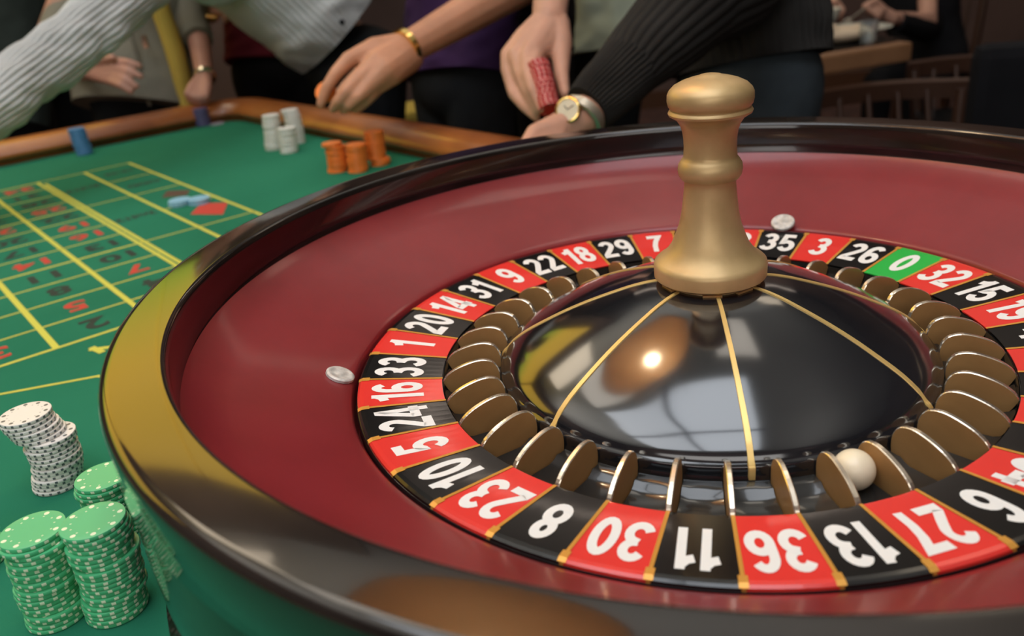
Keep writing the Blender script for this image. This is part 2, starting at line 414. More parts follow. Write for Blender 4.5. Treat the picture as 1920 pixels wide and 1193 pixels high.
# ================================================================== ROULETTE TABLE
H = -.33
AN = .6854
EN = Vector((math.cos(AN), math.sin(AN), 0)); EV = Vector((-math.sin(AN), math.cos(AN), 0))
def nv(n, v, z=H): return EN * n + EV * v + Vector((0, 0, z))
tab = thing('roulette_table', 'long roulette table with green felt layout and golden brown wooden rail', 'table', (0, 0, 0))
NI, VI = 1.66, 7.50            # inner faces of the far long rail and the far short rail
NL, VL = -3.6, -2.7
def roundrect(n0, n1, v0, v1, r, k=10):
    out = []
    for (cn, cv, a0) in ((n1 - r, v1 - r, 0), (n0 + r, v1 - r, PI / 2), (n0 + r, v0 + r, PI), (n1 - r, v0 + r, 1.5 * PI)):
        for i in range(k + 1):
            a = a0 + PI / 2 * i / k; out.append((cn + r * math.cos(a), cv + r * math.sin(a), math.cos(a), math.sin(a)))
    return out
rr = roundrect(NL, NI, VL, VI, .22)
V = [nv(a + ca * .06, b + sa * .06, H) for a, b, ca, sa in rr] + [nv(a + ca * .06, b + sa * .06, H - .08) for a, b, ca, sa in rr]; k = len(rr)
mesh('felt', V, [tuple(range(k)), tuple(range(k, 2 * k))[::-1]] + [(i, k + i, k + (i + 1) % k, (i + 1) % k) for i in range(k)], tab, M['felt'])
prof = smoothprof([(.07, -.10), (.065, .03), (.015, .055), (.0, .085), (.025, .13), (.09, .178), (.20, .205), (.31, .185), (.38, .12), (.40, .03), (.385, -.10)], 4)
V = []; kp = len(prof)
for a, b, ca, sa in rr:
    for d, z in prof: V.append(nv(a + ca * d, b + sa * d, H + z))
F = []
for i in range(k):
    j = (i + 1) % k
    for s in range(kp): t = (s + 1) % kp; F.append((i * kp + s, j * kp + s, j * kp + t, i * kp + t))
mesh('rail', V, F, tab, M['railw'], 50)
rb = roundrect(NL, NI, VL, VI, .22)
V = [nv(a + ca * .30, b + sa * .30, H - .10) for a, b, ca, sa in rb] + [nv(a + ca * .25, b + sa * .25, H - .55) for a, b, ca, sa in rb]
mesh('side_panel', V, [tuple(range(k)), tuple(range(k, 2 * k))[::-1]] + [(i, k + i, k + (i + 1) % k, (i + 1) % k) for i in range(k)], tab, M['tbody'])
for a, b in ((NL + .3, VL + .4), (NI - .3, VL + .4), (NL + .3, VI - .4), (NI - .3, VI - .4)):
    V, F = lathe([(0, H - .55), (.16, H - .55), (.15, H - .8), (.10, H - 1.2), (.13, H - 2.2), (.18, ZF + .12), (.18, ZF), (0, ZF)], 20)
    V = [Vector(v) + nv(a, b, 0) for v in V]; mesh('leg', V, F, tab, M['tbody'], 50)
# layout printed on the felt
LO = Vector((-2.5639, 1.1549, 0)); PT = .3224; CC = [-.405, 0, .405, .7715, 1.1263, 1.4931]
def lay(u, r, z=0.0): return LO + EN * u + EV * (r * PT) + Vector((0, 0, H + .0012 + z))
bm = bmesh.new(); lz = [0]
def line(p, q, w):
    d = (q - p).normalized(); s = Vector((-d.y, d.x, 0)) * w / 2; e = Vector((0, 0, .0001 * (lz[0] % 5))); lz[0] += 1
    bm.faces.new([bm.verts.new(x + e) for x in (p - s - d * w * .4, q - s + d * w * .4, q + s + d * w * .4, p + s - d * w * .4)][::1])
W = .019
for c, r0, r1, w in ((CC[0], 0, 12, W * 1.3), (CC[1], 0, 12, W * 1.5), (CC[2], 0, 12, W * 1.4), (CC[3] - .012, 0, 12, W * 1.2), (CC[3] + .022, 0, 11.6, W * 1.2), (CC[4], 0, 12, W * 1.3), (CC[5], 0, 12, W * 1.3)):
    line(lay(c, r0), lay(c, r1), w)
for r in range(13):
    line(lay(CC[0], r), lay(CC[3], r), W * (1.2 if r % 4 == 0 else .8))
for r in (0, 4, 8, 12): line(lay(CC[3], r), lay(CC[4], r), W * .8)
for r in (0, 2, 4, 6, 8, 10, 12): line(lay(CC[4], r), lay(CC[5], r), W * .8)
z0 = Vector((0, 0, H + .0012))
line(Vector((-2.95, .66, 0)) + z0, Vector((-2.24, .832, 0)) + z0, W * .9)
line(Vector((-2.24, .832, 0)) + z0, Vector((-1.9, .70, 0)) + z0, W * .9)
line(Vector((-2.385, 1.105, 0)) + z0, Vector((-2.27, 1.115, 0)) + z0, .03)
line(Vector((-2.39, 1.12, 0)) + z0, Vector((-2.33, 1.07, 0)) + z0, .03)
for f in bm.faces: 
    if f.normal.z < 0: f.normal_flip()
bobj('layout_lines', bm, tab, M['yline'])
RED = {1, 3, 5, 7, 9, 12, 14, 16, 18, 19, 21, 23, 25, 27, 30, 32, 34, 36}
def laytext(s, u, r, h, wf, m, ang=0.0):
    me = textmesh('layout_number', s, h, wf, .03); me.materials.append(m)
    o = bpy.data.objects.new('layout_number', me); COL.objects.link(o); o.parent = tab
    o.location = (lay(u, r, .0005)) * S; o.rotation_euler = (0, 0, AN + PI + ang)
for r in range(12):
    for c, (ua, ub) in enumerate(((CC[2], CC[3]), (CC[1], CC[2]), (CC[0], CC[1]))):
        nn = 3 * r + 1 + c
        if c == 2 and r > 3: continue
        laytext(str(nn), (ua + ub) / 2, r + .5, .15, 1.15, M['fred'] if nn in RED else M['fblk'])
for r, s in ((2, '1st12'), (6, '2nd12'), (10, '3rd12')): laytext(s, (CC[3] + CC[4]) / 2, r, .10, .8, M['fblk'])
for r, s in ((1, '1-18'), (3, 'EVEN'), (9, 'ODD'), (11, '19-36')): laytext(s, (CC[4] + CC[5]) / 2, r, .10, .8, M['fblk'])
def diamond(r, m, c0=None):
    c = lay((CC[4] + CC[5]) / 2, r, .0004); a, b = .14, .26
    mesh('layout_diamond', [c + EN * a, c + EV * b, c - EN * a, c - EV * b], [(0, 1, 2, 3)], tab, m)
# the red and the dark box as the photo shows them: lozenges
def quad(name, px, m):
    P = [atz(x, y, H + .0016) for x, y in px]; mesh(name, P, [(0, 1, 2, 3)], tab, m)
quad('layout_diamond', ((357, 402), (418, 402), (427, 380), (378, 381)), M['fred'])
M['fdk'] = mat('felt_dark_red', (.10, .055, .035), .85)
quad('layout_diamond', ((303, 371), (350, 366), (357, 356), (313, 358)), M['fdk'])

# ================================================================== WHEEL BOWL
bowl = thing('wheel_bowl', 'large glossy black and mahogany bowl of the roulette wheel', 'roulette wheel', (0, 0, H))
def bz(p): return [(r, z - H) for r, z in p]
rim = bz([(1.398, .300), (1.400, .312), (1.403, .3165), (1.4065, .3192), (1.410, .3203), (1.413, .3205), (1.46, .3207), (1.512, .3207), (1.515, .3206), (1.519, .3198), (1.526, .318), (1.534, .313), (1.5385, .306), (1.540, .297), (1.540, .285), (1.540, .18), (1.532, .168), (1.526, .15)])
V, F = lathe(rim, 256); mesh('rim', V, F, bowl, M['lacquer'], 40)
side = bz([(1.526, .155), (1.535, .05), (1.53, -.08), (1.50, -.20), (1.50, -.26), (1.545, -.275), (1.555, -.33 + .0005), (1.0, -.33 + .0005)])
V, F = lathe(side, 192); mesh('side_wall', V, F, bowl, M['lacquer'], 50)
V, F = lathe(bz([(1.399, .302), (1.4005, .285), (1.402, .24), (1.400, .205), (1.3955, .198)]), 256); mesh('ball_track', V, F, bowl, M['track'], 50)
V, F = lathe(bz([(1.3965, .1995), (1.392, .195), (1.38, .184), (1.34, .153), (1.305, .132), (1.29, .1245), (1.20, .082), (1.10, .036), (1.045, .011), (1.025, .001), (1.018, -.006), (1.016, -.03), (1.016, -.12), (.3, -.14)]), 256); mesh('apron', V, F, bowl, M['apron'], 50)
# round metal ball deflectors
def stud(x, y, r, z):
    c = atz(x, y, z); a = math.atan2(c.y, c.x); rr_ = math.hypot(c.x, c.y)
    V, F = lathe([(0, .006), (.010, .0062), (.013, .0048), (.027, .0048), (.031, .0066), (.036, .006), (.0395, .003), (.040, -.004), (0, -.004)], 32)
    k_ = r / .040; slope = math.atan(.46)
    R = Matrix.Rotation(a, 3, 'Z') @ Matrix.Rotation(-slope, 3, 'Y')
    V = [R @ (Vector(v) * k_) + Vector((c.x, c.y, z - H)) for v in V]
    mesh('deflector', V, F, bowl, M['stud'], 40)
stud(638, 703, .041, .020); stud(1468, 417, .043, .026)

# ================================================================== ROTOR
ORD = [0, 32, 15, 19, 4, 21, 2, 25, 17, 34, 6, 27, 13, 36, 11, 30, 8, 23, 10, 5, 24, 16, 33, 1, 20, 14, 31, 9, 22, 18, 29, 7, 28, 12, 35, 3, 26]
PH = 0.55766; STEP = 2 * PI / 37
ZB = -.16
rot = thing('wheel_rotor', 'roulette rotor with red, black and one green numbered cells and gold turret', 'roulette rotor', (0, 0, ZB))
def rz_(p): return [(r, z - ZB) for r, z in p]
V, F = lathe(rz_([(.60, -.046), (.606, -.060), (.612, -.082), (.76, -.084), (.764, -.05), (.768, -.032), (.99, -.012), (1.0045, -.012), (1.008, -.02), (1.008, -.05), (1.0, -.09), (.3, -.10)]), 222)
mesh('rotor_body', V, F, rot, M['rotor'], 40)
gap = .0035
def cellmesh():
    prof_ = [(.7700, -.0285), (.7695, -.0245), (.985, -.0018), (.996, -.0018), (1.002, -.006), (1.0045, -.018), (1.002, -.024), (.78, -.034)]
    V, F = [], []
    n = 5; kp = len(prof_)
    for i in range(n + 1):
        for r, z in prof_:
            half = STEP / 2 - gap / r; a = -half + 2 * half * i / n
            V.append((r * math.cos(a), r * math.sin(a), z - ZB))
    for i in range(n):
        for s in range(kp): t = (s + 1) % kp; F.append((i * kp + s, i * kp + t, (i + 1) * kp + t, (i + 1) * kp + s)[::-1])
    F.append(tuple(range(kp))[::1]); F.append(tuple(n * kp + s for s in range(kp))[::-1])
    return V, F
V, F = cellmesh()
cm = {}
for key, mm in (('r', 'cred'), ('b', 'cblk'), ('g', 'cgrn')):
    me = bpy.data.meshes.new('number_cell'); me.from_pydata([Vector(v) * S for v in V], [], F); me.update(); me.materials.append(M[mm])
    bmx = bmesh.new(); bmx.from_mesh(me); bmesh.ops.recalc_face_normals(bmx, faces=bmx.faces); bmx.to_mesh(me); bmx.free()
    cm[key] = me
slope = math.atan2(.0227, .2155)
def arcp(cx, cy, rx, ry, a0, a1, n=10): return [(cx + rx * math.cos(math.radians(a0 + (a1 - a0) * i / n)), cy + ry * math.sin(math.radians(a0 + (a1 - a0) * i / n))) for i in range(n + 1)]
# strokes of bold grotesque digits in a box 0..0.56 wide, 0..1 high (stroke centre lines); True = closed
DG = {
 '0': ([(arcp(.28, .5, .185, .405, 0, 360, 24)[:-1], True)], .56),
 '1': ([([(.27, 0), (.27, 1.0)], False), ([(.25, .89), (.16, .79), (.02, .745)], False)], .40),
 '2': ([(arcp(.275, .71, .185, .195, 165, -40, 12) + [(.30, .42), (.10, .17), (.095, .095), (.53, .095)], False)], .56),
 '3': ([(arcp(.265, .715, .175, .19, 160, -75, 12) + [(.22, .515)], False), ([(.22, .53)] + arcp(.265, .30, .195, .21, 80, -160, 14), False)], .56),
 '4': ([([(.395, 0), (.395, .90), (.36, .90), (.06, .30), (.06, .255), (.55, .255)], False)], .58),
 '5': ([([(.49, .905), (.155, .905), (.11, .50)] + arcp(.27, .325, .195, .235, 130, -160, 14), False)], .56),
 '6': ([(arcp(.285, .31, .185, .215, 0, 360, 20)[:-1], True), ([(.10, .33), (.10, .55)] + arcp(.29, .62, .19, .285, 165, 35, 10), False)], .56),
 '7': ([([(.03, .90), (.475, .90), (.32, .62), (.24, .35), (.21, 0)], False)], .55),
 '8': ([(arcp(.28, .715, .155, .185, 0, 360, 20)[:-1], True), (arcp(.28, .30, .185, .21, 0, 360, 20)[:-1], True)], .56),
}
DG['9'] = ([([(.56 - x, 1 - y) for x, y in p], c) for p, c in DG['6'][0]], .56)
def numeral(s, h, wf, wd=.185):
    me = bpy.data.meshes.new('numeral'); V = []; F = []; x0 = 0
    for ch in s:
        strokes, adv = DG[ch]
        for qi, (pts, closed) in enumerate(strokes):
            k = len(pts); base = len(V)
            for i in range(k):
                p = Vector(pts[i]); a = Vector(pts[(i - 1) % k]) if (closed or i > 0) else None; b = Vector(pts[(i + 1) % k]) if (closed or i < k - 1) else None
                d1 = (p - a).normalized() if a is not None else (b - p).normalized(); d2 = (b - p).normalized() if b is not None else d1
                n1 = Vector((-d1.y, d1.x)); n2 = Vector((-d2.y, d2.x)); mt = (n1 + n2); mt = mt.normalized() if mt.length > .2 else n1
                l = wd / 2 / max(.5, mt.dot(n1))
                for sg in (1, -1): q = p + mt * l * sg; V.append((x0 + q.x, q.y, qi * .00007))
            for i in range(k if closed else k - 1):
                j = (i + 1) % k; F.append((base + 2 * i, base + 2 * i + 1, base + 2 * j + 1, base + 2 * j))
        x0 += adv + .06
    wdt = x0 - .06
    me.from_pydata([((x - wdt / 2) * h * wf * S, (y - .5) * h * S, z) for x, y, z in V], [], F); me.update()
    bmx = bmesh.new(); bmx.from_mesh(me)
    for f in bmx.faces:
        if f.normal.z < 0: f.normal_flip()
    bmx.to_mesh(me); bmx.free(); return me
def inst(name, me, parent, rz):
    o = bpy.data.objects.new(name, me); COL.objects.link(o); o.parent = parent; o.rotation_euler = (0, 0, rz); return o
cnt_w = {'11': .50, '1': .5}
for i, n_ in enumerate(ORD):
    key = 'g' if n_ == 0 else ('r' if n_ in RED else 'b'); a = PH - i * STEP
    c = inst('number_cell', cm[key], rot, a)
    s = str(n_); me = numeral(s, .142, .72); me.materials.append(M['white'])
    R = Matrix.Rotation(-slope, 3, 'Y') @ Matrix.Rotation(-PI / 2, 3, 'Z')
    rc = .893; zc = -.0245 + (rc - .7695) * .1053 + .0009 - ZB
    for v in me.vertices: v.co = R @ v.co + Vector((rc * S, 0, zc * S))
    o = bpy.data.objects.new('numeral', me); COL.objects.link(o); o.parent = c
# gold strips between the cells with a small square at the outer end
bm = bmesh.new(); V = []
w2 = .0042
for r, z in ((.768, -.0235), (.984, -.0006), (1.002, -.0045), (1.0055, -.018)):
    for y in (-w2, w2): V.append((r, y, z - ZB))
sm = bpy.data.meshes.new('gold_strip')
V2 = [(.972, -.009, -.0012 - ZB), (.972, .009, -.0012 - ZB), (.992, .009, -.0002 - ZB), (.992, -.009, -.0002 - ZB), (1.003, -.009, -.0045 - ZB), (1.003, .009, -.0045 - ZB)]
sm.from_pydata([Vector(v) * S for v in V + V2], [], [(0, 2, 3, 1), (2, 4, 5, 3), (4, 6, 7, 5), (8, 11, 10, 9), (11, 12, 13, 10)]); sm.update(); sm.materials.append(M['goldline'])
bm.free()
# brass fret plates
fp = smoothprof([(.769, -.034), (.755, -.016), (.73, .001), (.70, .013), (.67, .0205), (.645, .021), (.622, .013), (.608, -.006), (.603, -.03), (.605, -.055), (.615, -.084), (.68, -.090), (.735, -.084), (.752, -.068), (.763, -.048), (.769, -.034)], 3)[:-1]
th = .0065; bv = .0022
def fretmesh():
    V = []; F = []; mi = []; k = len(fp)
    cx = sum(p[0] for p in fp) / k; cz = sum(p[1] for p in fp) / k
    def ins(p, d): 
        v = Vector((p[0] - cx, p[1] - cz)); l = v.length; v *= (l - d) / l; return (cx + v.x, cz + v.y)
    rings = [([ins(p, bv) for p in fp], -th), (fp, -th + bv), (fp, th - bv), ([ins(p, bv) for p in fp], th)]
    for pr, y in rings:
        for r, z in pr: V.append((r, y, z - ZB))
    for q in range(3):
        for s in range(k): t = (s + 1) % k; F.append((q * k + s, q * k + t, (q + 1) * k + t, (q + 1) * k + s)); mi.append(1)
    F.append(tuple(range(k))[::-1]); mi.append(0); F.append(tuple(3 * k + s for s in range(k))); mi.append(0)
    me = bpy.data.meshes.new('fret'); me.from_pydata([Vector(v) * S for v in V], [], F); me.update()
    me.materials.append(M['brass']); me.materials.append(M['brassedge'])
    for p, q in zip(me.polygons, mi): p.material_index = q
    return me
fm = fretmesh()
pp = [(.7655, -.030), (.7640, -.052), (.752, -.070), (.735, -.0765), (.66, -.0765), (.645, -.071), (.634, -.062), (.622, -.058), (.605, -.056), (.603, -.062), (.62, -.0825), (.76, -.0825)]
V = []; F = []; kp = len(pp); n = 5
for i in range(n + 1):
    for r, z in pp:
        half = STEP / 2 - .009 / r; a = -half + 2 * half * i / n
        lift = .010 * max(0, abs(i / n * 2 - 1) - .5) if z < -.06 else 0
        V.append((r * math.cos(a), r * math.sin(a), z - ZB + lift))
for i in range(n):
    for s in range(kp): t = (s + 1) % kp; F.append((i * kp + s, (i + 1) * kp + s, (i + 1) * kp + t, i * kp + t))
F.append(tuple(range(kp))); F.append(tuple(n * kp + s for s in range(kp))[::-1])
pm = bpy.data.meshes.new('pocket'); pm.from_pydata([Vector(v) * S for v in V], [], F); pm.update(); pm.materials.append(M['pocket'])
bmx = bmesh.new(); bmx.from_mesh(pm); bmesh.ops.recalc_face_normals(bmx, faces=bmx.faces); bmx.to_mesh(pm); bmx.free()
for p in pm.polygons: p.use_smooth = True
pm.set_sharp_from_angle(angle=math.radians(50))
for i in range(37):
    inst('gold_strip', sm, rot, PH - (i + .5) * STEP)
    inst('fret', fm, rot, PH - (i + .5) * STEP)
    inst('pocket', pm, rot, PH - i * STEP)
# dome
DP = smoothprof([(0, .200), (.14, .190), (.20, .179), (.25, .164), (.33, .136), (.40, .107), (.46, .078), (.52, .046), (.555, .022), (.578, .002), (.588, -.012)], 5)
V, F = lathe(rz_(DP + [(.592, -.018), (.598, -.0215), (.600, -.026), (.600, -.056)]), 192); mesh('dome', V, F, rot, M['dome'], 50)
def domez(r):
    for (r0, z0_), (r1, z1_) in zip(DP, DP[1:]):
        if r0 <= r <= r1: return z0_ + (z1_ - z0_) * (r - r0) / max(1e-9, r1 - r0)
    return DP[-1][1]
for ad in (-94.1, -142.5, 170.5, 127, 85, 42, -1, -43.6):
    V = []; F = []; q = 0
    rs = [.13 + (.588 - .13) * t / 24 for t in range(25)]
    path = [(r, domez(r)) for r in rs] + [(.5975, -.020), (.6015, -.026), (.6015, -.054)]
    for i, (r, z) in enumerate(path):
        wd = .0052 + .0035 * (r / .6)
        for y, dz in ((-wd, -.002), (-wd * .8, .0028), (wd * .8, .0028), (wd, -.002)):
            V.append((r + (dz if i > 25 else 0), y, z - ZB + (dz if i <= 25 else 0)))
    for i in range(len(path) - 1):
        for s in range(3): F.append((i * 4 + s, i * 4 + s + 4, i * 4 + s + 5, i * 4 + s + 1))
    o = mesh('gold_rib', V, F, rot, M['goldrib'], 50); o.rotation_euler = (0, 0, math.radians(ad))
# turret
TPp = [(0, .190), (.125, .190), (.125, .200), (.146, .203), (.151, .208), (.152, .238), (.1495, .247), (.141, .255), (.130, .262), (.116, .276), (.103, .295), (.092, .322), (.082, .350), (.0755, .380), (.0705, .420), (.0668, .458), (.0665, .470), (.0675, .474), (.0745, .476), (.081, .486), (.0835, .500), (.0815, .514), (.0745, .526), (.0695, .531), (.0680, .540), (.0672, .560), (.0678, .580), (.0705, .600), (.0765, .618), (.086, .632), (.0985, .640), (.1045, .6435), (.1065, .649), (.1035, .655), (.1005, .657), (.1005, .660), (.1055, .666), (.1085, .678), (.1080, .694), (.1035, .704), (.092, .716), (.072, .726), (.048, .7335), (.030, .7375), (.026, .7395), (.016, .7415), (0, .742)]
V, F = lathe(rz_(TPp), 96); mesh('turret', V, F, rot, M['turret'], 38)
for ad in (-100, -60, -20, 60, 140, 200):
    bmx = bmesh.new(); box(bmx, (.118, 0, .190 - ZB), (.035, .05, .012)); o = bobj('turret_foot', bmx, rot, M['brass']); o.rotation_euler = (0, 0, math.radians(ad))
# ball
a = PH - 10.97 * STEP; rb_ = .650
bo = thing('roulette_ball', 'small ivory ball resting in a pocket between two brass frets, at number 27', 'ball', (rb_ * math.cos(a), rb_ * math.sin(a), -.0765))
bo2 = None
bm = bmesh.new(); ball(bm, (0, 0, .0455), .0455, seg=40)
me_o = bobj('roulette_ball', bm, None, M['ivory'], 180); me_o.location = bo.location
tag(me_o, bo['label'], 'ball'); bpy.data.objects.remove(bo); me_o.name = 'roulette_ball'

# ================================================================== CHIPS
def chipmesh(m, seg=40):
    R = CR / S; t = .0033 / S
    V, F = lathe([(0, 0), (R * .90, 0), (R * .985, t * .06), (R, t * .2), (R, t * .8), (R * .985, t * .94), (R * .90, t), (R * .72, t * .97), (0, t * .97)], seg)
    me = bpy.data.meshes.new('casino_chip'); me.from_pydata([Vector(v) * S for v in V], [], F); me.update(); me.materials.append(m)
    for p in me.polygons: p.use_smooth = True
    me.set_sharp_from_angle(angle=math.radians(50))
    return me
T = .0033 / S * 1.0
ORDN = ['', 'topmost', 'second', 'third', 'fourth', 'fifth', 'sixth', 'seventh', 'eighth', 'ninth', 'tenth', 'eleventh', 'twelfth', 'thirteenth', 'fourteenth', 'fifteenth', 'sixteenth', 'seventeenth', 'eighteenth', 'nineteenth', 'twentieth', 'twenty-first', 'twenty-second', 'twenty-third', 'twenty-fourth', 'twenty-fifth', 'twenty-sixth', 'twenty-seventh', 'twenty-eighth']
def chip(me, loc, label, group, rotm=None):
    o = bpy.data.objects.new('casino_chip', me); COL.objects.link(o)
    if rotm is None: o.rotation_euler = (0, 0, random.uniform(0, 6.28)); o.location = Vector(loc) * S
    else: o.matrix_world = Matrix.Translation(Vector(loc) * S) @ rotm.to_4x4()
    tag(o, label, 'chip', group or None); return o
def stack(me, base, n, prof, col, where, group, jit=.004, z0=None):
    """base pixel; prof = list of (chip index, pixel x of the stack's axis there); chips lie flat, shifted sideways"""
    B = atz(base[0], base[1], H + .0005) if z0 is None else base
    for k in range(n):
        z = H + .0008 + k * T * 1.012
        P = Vector((B.x, B.y, z))
        if prof:
            for (k0, x0), (k1, x1) in zip(prof, prof[1:]):
                if k0 <= k <= k1: xt = x0 + (x1 - x0) * ((k - k0) / max(1, k1 - k0)); break
            d = (P - CAM).dot(FW)
            sh = (xt - pxx(P)) * d / FPX
            P += Vector((RT.x, RT.y, 0)).normalized() * sh
        P += Vector((random.uniform(-jit, jit), random.uniform(-jit, jit), 0))
        p_ = n - k
        lab = ('%s chip of the %s' % (ORDN[p_] if p_ == 1 else ORDN[p_] + ' from the top', where)) if p_ > 1 else 'topmost chip of the ' + where
        if p_ > 1: lab = '%s from top in the %s' % (ORDN[p_] + ' chip', where)
        else: lab = '%s chip on top of the %s' % (col, where)
        chip(me, P, lab, group)
cw = chipmesh(M['chip_white'], 48); cg = chipmesh(M['chip_green'], 48)
stack(cw, (111, 905), 20, [(0, 112), (8, 108), (9, 101), (13, 95), (14, 74), (19, 47)], 'white dotted', 'leaning white stack beside the green stacks', 'white dotted chips in the near stack')
stack(cg, (109, 1150), 20, [(0, 109), (3, 107), (4, 101), (10, 88), (11, 84), (17, 76), (18, 62), (19, 60)], 'green spotted', 'bottom left green stack', 'green chips in the bottom left stack')
stack(cg, (222, 1139), 21, [(0, 222), (9, 211), (10, 203), (13, 200), (14, 192), (20, 180)], 'green spotted', 'green stack against the wheel rim', 'green chips in the stack against the wheel')
gb = atz(190, 894, H + 14 * T)
stack(cg, gb, 14, None, 'green spotted', 'low green stack half hidden behind the wheel rim', 'green chips in the low stack by the rim', z0=1)
stack(cg, (-40, 1052), 7, None, 'green spotted', 'short green stack at the left picture edge', 'green chips at the left edge')
cfw = chipmesh(M['chip_fwhite'], 24); cor = chipmesh(M['chip_orange'], 24); cbl = chipmesh(M['chip_blue'], 24)
csk = chipmesh(M['chip_sky'], 24); cpu = chipmesh(M['chip_purple'], 24); cli = chipmesh(M['chip_lilac'], 24); crd = chipmesh(M['chip_red'], 28)
stack(cfw, (513, 280), 23, [(0, 514), (22, 508)], 'white', 'left of the three far white stacks', 'white chips in the far left stack')
stack(cfw, (543, 285), 16, [(0, 543), (15, 538)], 'white', 'front one of the three far white stacks', 'white chips in the far front stack')
stack(cfw, (556, 268), 23, [(0, 558), (18, 548), (22, 543)], 'white', 'back one of the three far white stacks', 'white chips in the far back stack')
stack(cor, (634, 321), 17, [(0, 634), (14, 629), (15, 622), (16, 622)], 'orange', 'left orange stack with a slipped top', 'orange chips in the left stack')
stack(cor, (672, 321), 16, [(0, 672), (15, 667)], 'orange', 'middle orange stack', 'orange chips in the middle stack')
stack(cor, (706, 309), 20, [(0, 714), (3, 713), (4, 706), (19, 700)], 'orange', 'right and tallest orange stack', 'orange chips in the right stack')
stack(cbl, (157, 289), 19, [(0, 160), (18, 143)], 'dark blue', 'blue stack beside the left wooden rail', 'blue chips by the left rail')
stack(cpu, (381, 236), 14, [(0, 382), (13, 375)], 'purple', 'purple stack at the rail corner', 'purple chips at the rail corner')
P = atz(407, 233, H); chip(cli, (P.x, P.y, H + .0008), 'pale lilac chip lying flat beside the purple stack', None)
for x, y, nme in ((338, 384, 'left'), (375, 381, 'right')):
    stack(csk, (x, y), 3, None, 'sky blue', '%s little pile on the betting layout' % nme, 'sky blue chips on the layout, %s pile' % nme)

# ================================================================== PEOPLE
UPZ = Vector((0, 0, 1))
def fingers_generic(bm, wrist, d, nrm, side, curl=.5, k=1.0):
    d = d.normalized(); nrm = (nrm - d * nrm.dot(d)).normalized(); side = (side - d * side.dot(d) - nrm * side.dot(nrm)).normalized()
    for off, ln, kl in ((.125, .27, .345), (.045, .30, .365), (-.04, .28, .35), (-.115, .22, .32)):
        kn = wrist + d * kl * k + side * off * k
        limb(bm, [wrist + side * off * .45 * k, kn], [.062 * k, .052 * k], 8)
        p = kn; pts = [p]; a = curl * .45
        for fr, da in ((.46, .55), (.30, .75), (.24, .4)):
            v = d * math.cos(a) - nrm * math.sin(a); p = p + v * ln * fr * k; pts.append(p); a += curl * da * 1.6
        limb(bm, pts, [.040 * k, .036 * k, .033 * k, .028 * k], 8)
    t0 = wrist + d * .07 * k + side * .10 * k; t1 = t0 + (d * .75 + side * .55 - nrm * .25).normalized() * .17 * k
    t2 = t1 + (d * .9 + side * .2 - nrm * .3 * curl).normalized() * .13 * k; t3 = t2 + (d - nrm * .5 * curl - side * .1).normalized() * .09 * k
    limb(bm, [t0, t1, t2, t3], [.060 * k, .050 * k, .042 * k, .034 * k], 8)
def band(name, c, axis, r, wd, th, m, parent, n=28, links=0, flat=1.0, fs=None):
    """bracelet: a closed band round the axis"""
    ax = axis.normalized(); s = (fs - ax * fs.dot(ax)).normalized() if fs is not None else ax.orthogonal().normalized(); b = ax.cross(s)
    V = []; F = []
    for i in range(n):
        a = 2 * PI * i / n; dd = s * math.cos(a) * flat + b * math.sin(a)
        g = 1.0 if not links else (1.0 if i % 2 else .86)
        for rr_, y in ((r, -wd / 2), (r + th * g, -wd / 2 * .8), (r + th * g, wd / 2 * .8), (r, wd / 2)): V.append(c + dd * rr_ + ax * y)
    for i in range(n):
        j = (i + 1) % n
        for q in range(4): t = (q + 1) % 4; F.append((i * 4 + q, i * 4 + t, j * 4 + t, j * 4 + q))
    return mesh(name, V, F, parent, m, 40)
def relv(o_, base): return o_
